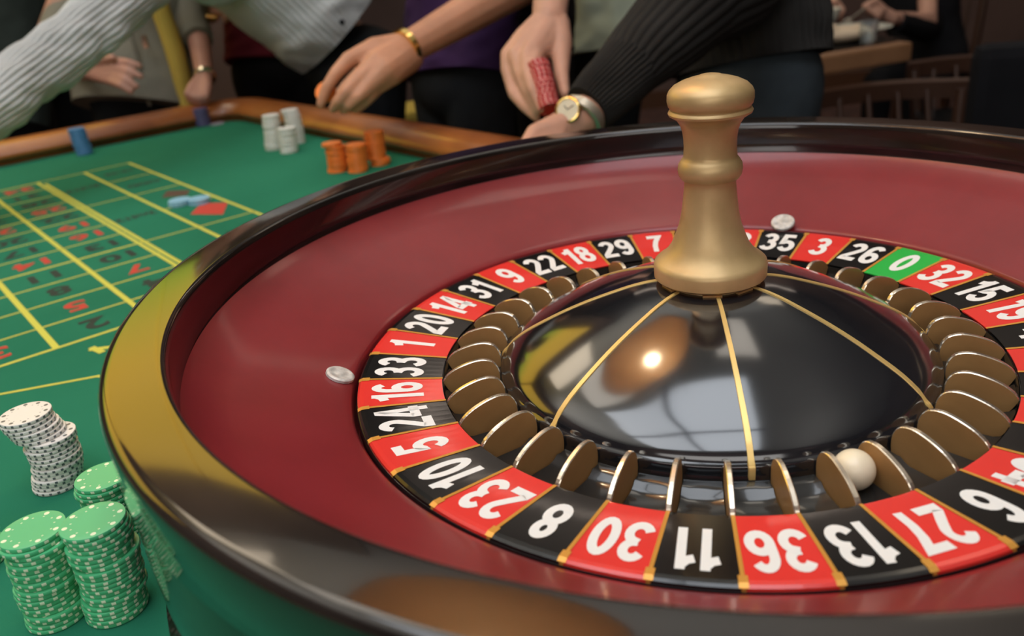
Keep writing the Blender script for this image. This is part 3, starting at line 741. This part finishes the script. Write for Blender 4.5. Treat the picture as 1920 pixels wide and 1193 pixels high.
def person(label, hip, chest, face, top, bottom, skin, hairm, arms, top_name='shirt', hem=-.10, wide=1.0, seated=False, fold=.03, knit=0, vox=.0042, hemflare=1.0, neckskin=True, foot=None):
    face = Vector((face[0], face[1], 0)).normalized(); rt = Vector((face.y, -face.x, 0))
    base = Vector((hip.x, hip.y, ZF))
    t = thing('person', label, 'person', base, 0)
    ax = (chest - hip).normalized(); sh = chest + ax * .38; nk = chest + ax * .62; hd = nk + (ax * .4 + UPZ * .6).normalized() * .52 + face * .06
    tr = lambda P: P - base
    bm = bmesh.new()
    limb(bm, [tr(hip), tr(hip + ax * .6), tr(chest), tr(sh)], [.30, .28, .30, .26], 12)
    limb(bm, [tr(chest + ax * .2 - rt * .48), tr(chest + ax * .2 + rt * .48)], [.20, .20], 10)
    limb(bm, [tr(sh), tr(nk), tr(hd)], [.22, .20, .20], 12)
    ry = Matrix.Rotation(math.atan2(face.y, face.x), 3, 'Z')
    ball(bm, tr(hd + UPZ * .08), .40, (.88, .74, 1.0), ry, 16); ball(bm, tr(hd - UPZ * .17 + face * .08), .26, (.95, .85, .9), ry)
    ball(bm, tr(hd + face * .36 - UPZ * .0), .06, (1.0, .7, 1.4), ry, 8); ball(bm, tr(hd + face * .31 - UPZ * .17), .07, (.6, 1.3, .5), ry, 8)
    for s in (-1, 1): ball(bm, tr(hd + rt * s * .295 + UPZ * .0), .09, (.7, .4, 1.2), ry, 8)
    for a in arms:
        a['fn'](bm, tr) if 'fn' in a else None
        pts = a['pts']; limb(bm, [tr(p) for p in pts], a['r'], 12)
        if 'hand' in a:
            h = a['hand']; fingers_generic(bm, tr(pts[-1]), h['d'], h['n'], h['s'], h.get('curl', .5), h.get('k', 1.0))
        for fch in a.get('chains', []): limb(bm, [tr(p) for p in fch[0]], fch[1], 10)
    bo_ = bobj('body', bm, t, skin); remesh(bo_, vox, 5)
    for s in (-1, 1):
        bm = bmesh.new(); ball(bm, tr(hd + face * .315 + rt * s * .12 + UPZ * .07), .042, seg=10); bobj('eye', bm, t, M['white'], 180)
    bm = bmesh.new(); ball(bm, tr(hd + UPZ * .14 - face * .07), .43, (.88, .80, .95), ry, 20); ball(bm, tr(hd - UPZ * .12 - face * .20), .28, (.7, 1.0, 1.2), ry, 12)
    remesh(bobj('hair', bm, t, hairm), .009, 3)
    # torso garment
    h0 = hip + ax * hem
    path = [h0, hip + ax * max(.25, hem + .25), hip + ax * max(.8, hem + .55), chest, chest + ax * .30, chest + ax * .52]
    rx = [.62 * wide * hemflare, .62 * wide, .60 * wide, .70 * wide, .56 * wide, .24]; ryy = [.43 * wide * hemflare, .44 * wide, .43 * wide, .44 * wide, .34, .23]
    g = loft(top_name, [tr(p) for p in path], rx, ryy, rt, t, top, n=120 if not knit else 240, fold=fold, fscale=2.2, seed=hip.x, ribs=knit, amp=.008 if knit else 0, sub=10)
    # trousers
    if not seated:
        bm = bmesh.new(); ball(bm, tr(hip - UPZ * .12), .50, (.82 * wide, 1.16 * wide, .85), ry, 20)
        for s in (-1, 1):
            fp_ = foot[0 if s < 0 else 1] if foot else Vector((hip.x, hip.y, 0)) + rt * s * .34
            kn = Vector((hip.x, hip.y, 0)) * .5 + Vector((fp_.x, fp_.y, 0)) * .5 + rt * s * .05 + face * .06; kn.z = ZF + 1.9
            an = Vector((fp_.x, fp_.y, ZF + .42))
            limb(bm, [tr(hip + rt * s * .26 - UPZ * .2), tr(kn), tr(an), tr(an - UPZ * .17)], [.33 * wide, .24, .19, .20], 14)
        remesh(bobj('trousers', bm, t, bottom), .008, 4)
        for s in (-1, 1):
            fp_ = foot[0 if s < 0 else 1] if foot else Vector((hip.x, hip.y, 0)) + rt * s * .34
            f0 = Vector((fp_.x, fp_.y, ZF)); bm = bmesh.new()
            ball(bm, tr(f0 + face * .30 + UPZ * .13), .30, (1.45, .55, .42), ry, 14); ball(bm, tr(f0 + UPZ * .2), .19, (1.0, .85, 1.0), ry, 10); box(bm, tr(f0 + face * .2 + UPZ * .035), (.95, .34, .07), ry)
            remesh(bobj('shoe', bm, t, M['leather']), .007, 3)
    else:
        bm = bmesh.new(); ball(bm, tr(hip), .52, (.9, 1.1, .75), ry, 20)
        for s in (-1, 1):
            kn = hip + face * 1.55 + rt * s * .32; an = Vector((kn.x, kn.y, ZF + .42)) + face * .05
            limb(bm, [tr(hip + rt * s * .27), tr(kn), tr(an), tr(an - UPZ * .17)], [.33, .25, .19, .20], 14)
        remesh(bobj('trousers', bm, t, bottom), .008, 4)
        for s in (-1, 1):
            f0 = hip + face * 1.6 + rt * s * .32; f0.z = ZF; bm = bmesh.new()
            ball(bm, tr(f0 + face * .30 + UPZ * .13), .30, (1.45, .55, .42), ry, 14); ball(bm, tr(f0 + UPZ * .2), .19, (1, .85, 1), ry, 10); box(bm, tr(f0 + face * .2 + UPZ * .035), (.95, .34, .07), ry)
            remesh(bobj('shoe', bm, t, M['leather']), .007, 3)
    for a in arms:
        if 'sleeve' in a:
            sp_, sr = a['sleeve']; kw = a.get('kw', {})
            loft('sleeve', [tr(p) for p in sp_], sr, [r * .95 for r in sr], a.get('side', UPZ), t, a.get('sm', top), **dict(dict(n=72, fold=.018, fscale=4, sub=8), **kw))
    return t, base, rt
def free_arm(hip, chest, face, s, sl='long', skin_r=.11):
    """an arm bent in front of the chest, above the picture's edge"""
    face = Vector((face[0], face[1], 0)).normalized(); rt = Vector((face.y, -face.x, 0)); ax = (chest - hip).normalized()
    S0 = chest + ax * .20 + rt * s * .62; E_ = S0 + rt * s * .22 - UPZ * .75 + face * .25; W_ = E_ + face * .55 + UPZ * .45 - rt * s * .55
    return dict(pts=[S0, E_, W_], r=[.17, .145, .10], hand=dict(d=(W_ - E_), n=face, s=UPZ, curl=.8), sleeve=([S0 - rt * s * .12 + ax * .05, S0, E_, W_ - (W_ - E_) * .15], [.27, .26, .20, .14]))
TOW = -EN                       # people along the far long rail face this way
# --- person in white knit leaning in from the right of the rail corner
hip = atxz(665, 9.3, .16); chest = at(395, -150, 8.5)
slv = [at(420, -185, 8.2), at(330, -95, 7.3), at(215, 10, 6.6), at(110, 98, 6.2), at(20, 168, 5.85), at(-70, 238, 5.55)]
armA = dict(pts=[slv[0], slv[2], slv[5]], r=[.18, .14, .11], hand=dict(d=slv[5] - slv[4], n=UPZ, s=RT, curl=.3),
            sleeve=(slv, [.25, .235, .225, .205, .19, .17]), kw=dict(n=240, ribs=30, amp=.007, fold=.035, fscale=3.2, sub=14), side=UPZ)
tA_, bA_, _ = person('person in a white ribbed knit shirt leaning far over the table on one arm', hip, chest, (TOW.x * .8 - .5, TOW.y - .1), M['whiteknit'], M['dktrouser'], M['skin2'], M['hair'],
       [armA, free_arm(hip, chest, (TOW.x, TOW.y), -1)], hem=.26, wide=1.36, fold=.05, knit=64, hemflare=.9)
sh_ = [c for c in tA_.children if c.name.startswith('shirt')][0]
for bx_, by_, bm_, br_ in ((641, 41, 'darkglass', .028), (709, 30, 'white', .034)):
    og = (CAM - bA_) * S; ok_, lc, nm_, _ = sh_.ray_cast(og, ray(bx_, by_).normalized())
    if ok_:
        V, F = lathe([(0, 0), (br_, 0), (br_, .012), (br_ * .8, .016), (0, .014)], 16); q_ = nm_.to_track_quat('Z', 'Y').to_matrix()
        mesh('button', [q_ @ Vector(v) + lc / S for v in V], F, tA_, M[bm_], 40)
# --- grey olive cardigan over yellow shirt, behind the short rail
hip = atxz(262, 9.5, .15); chest = atxz(262, 9.5, 1.75)
fB = (CAM - hip)
wr = at(158, 132, 8.75); el = at(95, 60, 9.2); kn = [at(214, 116, 8.6), at(216, 128, 8.55), at(212, 140, 8.57), at(206, 150, 8.6)]
chains = []
for kp_, tip, mid in zip(kn, [(262, 124), (264, 143), (256, 162), (246, 172)], [(240, 117), (240, 134), (235, 149), (227, 160)]):
    a_, b_ = at(*mid, 8.48), at(*tip, 8.5); chains.append(([wr, kp_, a_, b_], [.09, .055, .040, .032]))
chains.append(([wr, at(190, 112, 8.55), at(212, 108, 8.45)], [.07, .05, .036]))
aL = dict(pts=[chest - RT * .5, el, wr], r=[.17, .14, .105], chains=chains, sleeve=([chest - RT * .48, chest - RT * .72 - UPZ * .5, at(110, 66, 9.15), at(134, 110, 8.9)], [.26, .25, .20, .155]))
el2 = at(366, 30, 9.5); wr2 = at(384, 142, 8.95); hb = at(374, 166, 8.85)
ch2 = [([wr2, at(x, y, 8.8), at(x2, y2, 8.72), at(x3, y3, 8.78)], [.08, .052, .04, .034]) for x, y, x2, y2, x3, y3 in ((360, 163, 352, 176, 356, 188), (370, 168, 363, 182, 366, 193), (380, 168, 375, 184, 377, 194), (389, 163, 387, 180, 388, 190))]
aR = dict(pts=[chest + RT * .5, el2, wr2], r=[.17, .14, .095], chains=ch2, sleeve=([chest + RT * .48, chest + RT * .66 - UPZ * .35, at(360, 20, 9.5), at(371, 74, 9.25)], [.26, .25, .20, .165]))
t, base, _ = person('person in a grey olive zip cardigan over yellow, one fist resting on the rail', hip, chest, fB, M['oliveknit'], M['dktrouser'], M['skin3'], M['hairb'], [aL, aR], 'cardigan', hem=-.38, wide=1.05, fold=.035, hemflare=1.06)
tr = lambda P: P - base
fx = fB.copy(); fx.z = 0; fx.normalize()
bm = bmesh.new(); zz = [hip + fx * .47 + UPZ * z + RT * .02 for z in (-.3, .1, .5, .9, 1.3)]; tube(bm, [tr(p) for p in zz], .022, 8); bobj('zip', bm, t, M['oliveknit'])
bm = bmesh.new(); box(bm, tr(at(272, 78, 8.95)), (.05, .04, .13)); bobj('zip_pull', bm, t, M['steel'])
loft('undershirt', [tr(hip - UPZ * .30 + RT * .46 + fx * .26), tr(hip + UPZ * .3 + RT * .44 + fx * .30), tr(hip + UPZ * 1.0 + RT * .36 + fx * .30)], [.10, .095, .09], [.13, .12, .12], RT, t, M['yellow'], fold=.01, n=32)
pass
band('watch_band', tr(at(384.5, 143, 8.95)), wr2 - el2, .098, .06, .018, M['steel'], t, 24, 1)
# --- crimson shirt, near the corner
hip = atxz(515, 11.0, .0); chest = atxz(505, 10.9, 1.65); fC = CAM - hip
el = at(330, -30, 10.1); wr = at(368, -6, 9.7)
ch = [([wr, at(392, 8, 9.6), at(404, 28, 9.5), at(398, 40, 9.5)], [.10, .06, .042, .034]), ([wr, at(405, 8, 9.55), at(420, 24, 9.5), at(424, 38, 9.48)], [.10, .06, .045, .037]),
      ([wr, at(384, 14, 9.6), at(384, 34, 9.5), at(376, 46, 9.5)], [.09, .055, .04, .034]), ([wr, at(374, 12, 9.55), at(370, 30, 9.5), at(369, 42, 9.5)], [.08, .05, .038, .03]), ([wr, at(400, -8, 9.5), at(415, 6, 9.4)], [.07, .05, .038])]
aC = dict(pts=[chest - RT * .5, el, wr], r=[.17, .14, .10], chains=ch, sleeve=([chest - RT * .45, chest - RT * .8 - UPZ * .1, el, at(352, -16, 9.85)], [.26, .24, .19, .15]))
t, base, _ = person('person in a crimson shirt and black trousers behind the rail corner', hip, chest, fC, M['crimson'], M['blackcloth'], M['skin2'], M['hair'], [aC, free_arm(hip, chest, fC, 1)], fold=.04, hem=-.05)
bm = bmesh.new(); P = at(396, 33, 9.42) - base; tube(bm, [P - RT * .07, P + RT * .07], [.045, .04], 14); bobj('gold_lighter', bm, t, M['gold'])
# --- purple top, reaching with the bracelet arm
hip = atxz(862, 7.75, .12); chest = atxz(880, 7.6, 1.6); fD = TOW
wr = at(762, 92, 6.25); el = at(995, -38, 6.9)
f_ = lambda *a: [at(*p) for p in a]
ch = [(f_((762, 92, 6.25), (705, 95, 6.15), (655, 112, 6.05), (630, 138, 6.0), (613, 164, 6.0), (601, 196, 6.02)), [.125, .10, .062, .050, .044, .033]),
      (f_((762, 92, 6.25), (712, 120, 6.05), (670, 152, 5.97), (650, 172, 5.92), (634, 190, 5.93), (624, 204, 5.97)), [.12, .105, .066, .050, .043, .033]),
      (f_((765, 100, 6.25), (722, 132, 6.02), (690, 163, 5.97), (672, 182, 5.93), (655, 198, 5.95), (644, 207, 6.0)), [.12, .10, .062, .047, .040, .032]),
      (f_((768, 108, 6.25), (732, 140, 6.05), (706, 165, 6.03), (692, 184, 6.0), (676, 199, 6.02), (666, 206, 6.05)), [.11, .085, .054, .042, .036, .030]),
      (f_((740, 108, 6.3), (690, 128, 6.35), (650, 165, 6.3), (628, 188, 6.18)), [.09, .07, .055, .038])]
aD = dict(pts=[chest + RT * .45, at(1120, -190, 7.6), el, at(880, 24, 6.55), wr], r=[.19, .18, .165, .155, .118], chains=ch,
          sleeve=([chest + RT * .4, at(1120, -190, 7.6), at(1060, -110, 7.25)], [.27, .24, .22]), sm=M['purple'])
t, base, _ = person('person in a dark purple top with a gold bracelet, reaching down with orange chips', hip, chest, fD, M['purple'], M['dktrouser'], M['skin2'], M['hair'], [aD, free_arm(hip, chest, fD, 1)], 'top', hem=-.12, wide=1.02, fold=.06, vox=.0034)
axd = at(880, 24, 6.55) - wr
band('bracelet', at(762, 91, 6.25) - base, axd, .128, .055, .022, M['gold'], t, 32)
# --- hand from above with the roll of red chips
hip = atxz(985, 9.0, .12); chest = atxz(985, 8.7, 1.75)
wr = at(1030, 34, 5.75)
ch = [(f_((1024, 40, 5.75), (984, 74, 5.7), (954, 103, 5.66), (951, 130, 5.6), (963, 176, 5.5), (985, 202, 5.45), (1006, 221, 5.42)), [.10, .085, .060, .046, .040, .036, .028]),
      (f_((1026, 42, 5.75), (995, 78, 5.66), (968, 104, 5.58), (976, 140, 5.48), (990, 172, 5.42), (1008, 210, 5.38)), [.105, .095, .062, .047, .041, .030]),
      (f_((1030, 44, 5.75), (1008, 82, 5.62), (990, 104, 5.52), (990, 138, 5.42), (1000, 170, 5.36), (1014, 204, 5.33)), [.105, .095, .062, .047, .041, .031]),
      (f_((1034, 44, 5.75), (1022, 84, 5.64), (1006, 98, 5.56), (1000, 120, 5.44)), [.10, .085, .060, .046]),
      (f_((1042, 46, 5.75), (1052, 84, 5.66), (1052, 115, 5.60), (1053, 142, 5.55), (1059, 176, 5.45)), [.10, .078, .062, .050, .036])]
aE = dict(pts=[chest + RT * .3, at(1065, -290, 6.9), at(1036, -40, 6.0), wr], r=[.18, .15, .135, .118], chains=ch,
          sleeve=([chest + RT * .3, at(1065, -290, 6.9), at(1040, -130, 6.3)], [.25, .22, .19]), sm=M['blackcloth'])
t, base, _ = person('person all in black holding a roll of red chips over the table', hip, chest, TOW, M['blackcloth'], M['blackcloth'], M['skin1'], M['hair'], [aE, free_arm(hip, chest, TOW, 1)], 'top', fold=.04, vox=.0034)
# --- pale green shirt seen between the arms
hip = atxz(1130, 10.4, -.05); chest = atxz(1130, 10.2, 1.65)
person('person in a pale green and white shirt, seen between the two arms', hip, chest, TOW, M['palegreen'], M['dktrouser'], M['skin1'], M['hairb'], [free_arm(hip, chest, TOW, -1), free_arm(hip, chest, TOW, 1)], fold=.07, wide=1.1, hem=-.25)
# --- black ribbed sweater, right
hip = atxz(1402, 6.3, .14); chest = atxz(1370, 6.05, 1.6)
cuff = [at(1101, 203, 4.80), at(1128, 176, 4.84), at(1160, 145, 4.92), at(1200, 104, 5.04), at(1300, 8, 5.25), at(1390, -85, 5.5), chest + RT * -.3 + UPZ * .1]
wr = at(1093, 221, 4.77)
ch = [(f_((1093, 221, 4.77), (1050, 236, 4.72), (x, y, 4.66), (x - 20, y + 26, 4.62), (x - 28, y + 50, 4.62)), [.105, .08, .056, .042, .034]) for x, y in ((1004, 250), (1014, 262), (1026, 272), (1038, 280))]
ch.append((f_((1085, 232, 4.75), (1052, 262, 4.72), (1030, 290, 4.7)), [.08, .055, .038]))
aF = dict(pts=[chest - RT * .3, cuff[4], cuff[2], wr], r=[.18, .17, .13, .105], chains=ch,
          sleeve=(cuff, [.145, .165, .185, .215, .30, .34, .34]), side=UPZ,
          kw=dict(n=320, ribs=30, amp=.0065, fold=.012, fscale=3, sub=16, ribmask=lambda u: 40 if u < .40 else 24))
t, base, _ = person('person in a black ribbed sweater and dark jeans with a steel watch, beside the wheel', hip, chest, (TOW.x, TOW.y), M['ribknit'], M['jeans'], M['skin1'], M['hair'], [aF, free_arm(hip, chest, TOW, 1)], 'sweater', hem=-.04, wide=1.02, fold=.05, knit=56, vox=.0034)
tr = lambda P: P - base
wc = at(1091, 219, 4.77); axf = (cuff[1] - wr)
band('watch_band', tr(wc), axf, .116, .062, .022, M['steellink'], t, 36, 1)
fc = at(1064.5, 206, 4.655); nf = ((CAM - fc).normalized() + UPZ * .25 - RT * .35).normalized()
Rw = nf.to_track_quat('Z', 'Y').to_matrix()
def disc(name, c, Rm_, prof, m, par): 
    V, F = lathe(prof, 40); V = [Rm_ @ Vector(v) + c for v in V]; return mesh(name, V, F, par, m, 35)
wcase = disc('watch_case', tr(fc), Rw, [(0, -.035), (.062, -.035), (.072, -.02), (.0745, 0), (.070, .008), (.062, .010), (.060, .004), (0, .004)], M['gold'], t)
disc('dial', tr(fc), Rw, [(.060, .0045), (.0, .0055)], M['dial'], wcase)
for aa, ll in ((.6, .042), (2.3, .030)):
    bm = bmesh.new(); box(bm, (ll / 2 * math.cos(aa), ll / 2 * math.sin(aa), .0075), (ll, .004, .002), Matrix.Rotation(aa, 3, 'Z'))
    for v in bm.verts: v.co = Rw @ v.co + tr(fc)
    bobj('hand', bm, wcase, M['darkglass'])
# --- two more standing at far left
hip = atxz(72, 11.6, .15); chest = atxz(72, 11.6, 1.8); fH = CAM - hip
t, base, _ = person('person in a grey vest edged in yellow at the far left, behind the rail', hip, chest, fH, M['oliveknit'], M['dktrouser'], M['skin3'], M['hair'], [free_arm(hip, chest, fH, -1), free_arm(hip, chest, fH, 1)], 'vest', hem=.25, wide=.9)
fx = fH.copy(); fx.z = 0; fx.normalize()
for s in (-.42, .42):
    bm = bmesh.new(); tube(bm, [hip - base + RT * s + fx * .34 + UPZ * z for z in (.2, .8, 1.4)], .07, 8); bobj('yellow_edging', bm, t, M['yellow'])
band('yellow_hem', hip - base + UPZ * .28, UPZ, .56, .10, .03, M['yellow'], t, 40, 0, .72, fx)
hip = atxz(-20, 9.9, .2); chest = atxz(-20, 9.9, 1.8); fI = CAM - hip
person('person in a dark olive jacket cut off by the left edge', hip, chest, fI, M['dkolive'], M['blackcloth'], M['skin3'], M['hair'], [free_arm(hip, chest, fI, -1), free_arm(hip, chest, fI, 1)], 'jacket', hem=-.5, wide=1.05)
# chips held in hands
P0, P1 = at(1009, 120, 5.43), at(1031, 206, 5.33); axr = (P1 - P0).normalized(); nr = 24
Rr = axr.to_track_quat('Z', 'Y').to_matrix()
for k in range(nr):
    P = P0 + (P1 - P0) * (k / nr) + Vector((random.uniform(-.002, .002),) * 3)
    chip(crd, P, ('red chip at the upper end of the roll held in the hand' if k == 0 else '%s red chip from the top of the roll held in the hand' % ORDN[k + 1]), 'red chips in the held roll', Rr @ Matrix.Rotation(random.uniform(0, 6), 3, 'Z'))
Ro = (RT * -.35 + UP * .25 - FW * .9).normalized().to_track_quat('Z', 'Y').to_matrix(); nO = Ro @ Vector((0, 0, 1))
for k, nme in enumerate(('front', 'second', 'third', 'fourth')):
    chip(cor, at(609, 171, 6.10) - nO * T * k, '%s of four orange chips pinched in the reaching hand' % nme, 'orange chips in the reaching hand', Ro)

# ================================================================== BACKGROUND FURNITURE
def cafe_chair(label, c, ang, woodm, seatm, w=1.5, hs=1.7, hb=3.0, group=None):
    t = thing('cafe_chair', label, 'chair', c, ang, group)
    boxobj('seat', (0, 0, hs), (w, w, .22), t, seatm, bev=.06)
    for x in (-1, 1):
        for y in (-1, 1):
            bm = bmesh.new(); tube(bm, [(x * w * .42, y * w * .42, hs - .1), (x * w * .47, y * w * .47, 0)], [.10, .07], 10); bobj('leg', bm, t, woodm, 60)
        bm = bmesh.new(); tube(bm, [(x * w * .46, w * .45, hs), (x * w * .5, w * .53, hb)], [.08, .07], 10); bobj('back_post', bm, t, woodm, 60)
    pts = [(-w * .56 + w * 1.12 * i / 14, w * (.53 + .16 * math.sin(PI * i / 14)), hb) for i in range(15)]
    V = []; F = []
    for x, y, z in pts:
        for dy, dz in ((-.06, -.10), (-.06, .10), (.06, .12), (.06, -.10)): V.append((x, y + dy, z + dz))
    for i in range(14):
        for q in range(4): tt = (q + 1) % 4; F.append((i * 4 + q, i * 4 + tt, i * 4 + 4 + tt, i * 4 + 4 + q))
    F += [(0, 1, 2, 3)[::-1], (56, 57, 58, 59)]
    mesh('top_rail', V, F, t, woodm, 50)
    for i in range(4):
        x = -w * .3 + w * .2 * i; bm = bmesh.new(); tube(bm, [(x, w * .47, hs), (x, w * .62, hb)], .035, 8); bobj('spindle', bm, t, woodm, 60)
    return t
TZ = -.52
tA, tB = atz(1500, 112, TZ), atz(1713, 78, TZ); e1 = (tB - tA).normalized(); e2 = Vector((-e1.y, e1.x, 0))
if e2.y < 0: e2 = -e2
ct = thing('cafe_table', 'small brown wooden dining table in the dark background', 'table', (tA + tB) / 2 + e2 * 1.2 - Vector((0, 0, TZ - ZF)), math.atan2(e1.y, e1.x))
Lt = (tB - tA).length
boxobj('table_top', (0, 0, TZ - ZF - .12), (Lt, 2.4, .24), ct, M['twood'], bev=.04)
boxobj('place_mat', (.2, .05, TZ - ZF + .008), (Lt * .9, 2.1, .016), ct, M['darkglass'])
V, F = lathe([(0, 0), (.75, 0), (.75, .06), (.2, .15), (.14, .4), (.14, TZ - ZF - .4), (.5, TZ - ZF - .33), (0, TZ - ZF - .33)], 24); mesh('pedestal', V, F, ct, M['dwood'], 40)
P = atz(1598, 66, TZ)
V, F = lathe([(0, .02), (.28, .02), (.32, .03), (.50, .09), (.52, .105), (.50, .11), (.30, .055), (0, .045)], 40)
o = mesh('dinner_plate', V, F, None, M['plate'], 40); o.location = (P + UPZ * .0) * S; tag(o, 'pale dinner plate on the dark background table', 'plate')
P = atz(1570, 84, TZ); bm = bmesh.new(); ball(bm, (0, 0, .10), .34, (1.25, .7, .32), None, 14); ball(bm, (.3, .1, .10), .2, (1.2, .7, .5), None, 12); ball(bm, (-.2, -.05, .16), .2, (1, .8, .6), None, 12)
o = bobj('bread', bm, None, M['bread']); remesh(o, .008, 4); o.location = (P + UPZ * .03) * S; tag(o, 'pale torn piece of bread on the background table', 'bread')
P = atz(1540, 56, TZ); V, F = lathe([(0, 0), (.14, 0), (.18, .05), (.26, .24), (.28, .30), (.26, .30), (.17, .10), (0, .08)], 32)
o = mesh('soup_bowl', V, F, None, M['plate'], 40); o.location = P * S; tag(o, 'small cream bowl beside the dinner plate in the background', 'bowl')
bm = bmesh.new(); ball(bm, (0, 0, .16), .2, (1, 1, .45)); o2 = bobj('soup', bm, o, M['foodor'], 180)
P = atz(1627, 84, TZ); V, F = lathe([(0, 0), (.085, 0), (.10, .02), (.12, .30), (.11, .30), (.09, .04), (0, .03)], 28)
o = mesh('drinking_glass', V, F, None, M['glass'], 40); o.location = P * S; tag(o, 'small clear glass on the background table', 'glass')
# diner
hip = atz(1745, 60, -1.55); hip = atxz(1745, 14.6, -1.55); chest = atxz(1715, 14.2, -.05); fG = atz(1600, 66, TZ) - hip
wr1, wr2 = at(1549, -8, 13.0), at(1672, 34, 12.9)
def fist(w, cx, cy, d, r=1.0):
    out = []
    for i, (dx, dy) in enumerate(((-14, -8), (-6, -2), (3, 4), (10, 9))):
        out.append(([w, at(cx + dx * .8, cy + dy * .6, d), at(cx + dx - 9, cy + dy + 8, d - .12), at(cx + dx - 5, cy + dy + 15, d - .05)], [.11, .066, .052, .042]))
    out.append(([w, at(cx - 4, cy - 10, d - .1), at(cx - 16, cy - 4, d - .15)], [.08, .055, .045])); return out
gl = dict(pts=[chest - RT * .45, at(1560, -80, 13.9), wr1], r=[.17, .14, .10], chains=fist(wr1, 1570, 14, 12.9), sleeve=([chest - RT * .4, at(1580, -70, 14.0), at(1545, -45, 13.4), at(1546, -20, 13.1)], [.26, .22, .18, .14]))
gr = dict(pts=[chest + RT * .2, at(1740, 40, 13.6), wr2], r=[.17, .14, .10], chains=fist(wr2, 1645, 12, 12.8), sleeve=([chest + RT * .15, chest + RT * .3 - UPZ * .5, at(1735, 52, 13.7), at(1684, 40, 13.0)], [.28, .26, .20, .14]))
t, base, _ = person('person in black seated eating at the background table with a fork', hip, chest, fG, M['blackcloth'], M['blackcloth'], M['skin1'], M['hair'], [gl, gr], 'jacket', seated=True, hem=.05, vox=.0055)
bm = bmesh.new(); a, b = at(1622, 16, 12.6), at(1582, 46, 12.6); tube(bm, [Vector((0, 0, 0)), (b - a) * .7], [.022, .016], 8); 
dd_ = (b - a); sd_ = dd_.cross(CAM - a).normalized()
for q in (-1, 0, 1): tube(bm, [dd_ * .68 + sd_ * q * .02, dd_ * .78 + sd_ * q * .035, dd_ + sd_ * q * .035], [.012, .012, .008], 6)
o = bobj('fork', bm, None, M['steel']); o.location = a * S; tag(o, 'silver fork held over the plate in the background', 'fork')
c = atxz(1750, 15.7, 0); c.z = ZF
cafe_chair('dark wooden chair the diner sits on', (c.x, c.y, ZF), math.atan2(fG.y, fG.x) + PI / 2, M['dwood'], M['darkglass'], 1.5, 1.45, 2.9)
P = at(1672, 186, 10.0); cafe_chair('dark wooden chair with curved rail behind the wheel, nearest the jeans', (P.x, P.y + -.7, ZF), -.05, M['dwood'], M['darkglass'], 1.75, 1.6, P.z - ZF)
P = at(1790, 132, 11.6); cafe_chair('dark wooden chair standing farther back beside the black chair', (P.x + .2, P.y - .6, ZF), -.15, M['dwood'], M['darkglass'], 1.5, 1.6, P.z - ZF)
t = None
P = at(1948, 120, 8.0)
t = thing('armchair', 'tall black upholstered chair at the right edge behind the wheel', 'chair', (P.x, P.y, ZF), -.25)
boxobj('backrest', (0, 0, at(1900, 68, 8.3).z - ZF - 1.15), (1.15, .35, 2.3), t, M['blackcloth'], bev=.12)
boxobj('seat', (0, -.75, 1.5), (1.15, 1.3, .4), t, M['blackcloth'], bev=.1)
for x in (-.45, .45):
    for y in (.0, -1.2):
        bm = bmesh.new(); tube(bm, [(x, y, 1.4), (x, y, 0)], [.08, .06], 10); bobj('leg', bm, t, M['dwood'], 60)
P = at(768, 199, 11.4)
t = thing('bar_stool', 'yellow seated stool glimpsed between legs behind the rail', 'stool', (P.x, P.y, ZF), .5)
boxobj('seat', (0, 0, P.z - ZF - .12), (.9, .9, .24), t, M['yellow'], bev=.08)
for x in (-.34, .34):
    for y in (-.34, .34):
        bm = bmesh.new(); tube(bm, [(x, y, P.z - ZF - .2), (x * 1.2, y * 1.2, 0)], [.06, .05], 8); bobj('leg', bm, t, M['dwood'], 60)
for o in bpy.data.objects:
    if 'group' in o and not o['group']: del o['group']
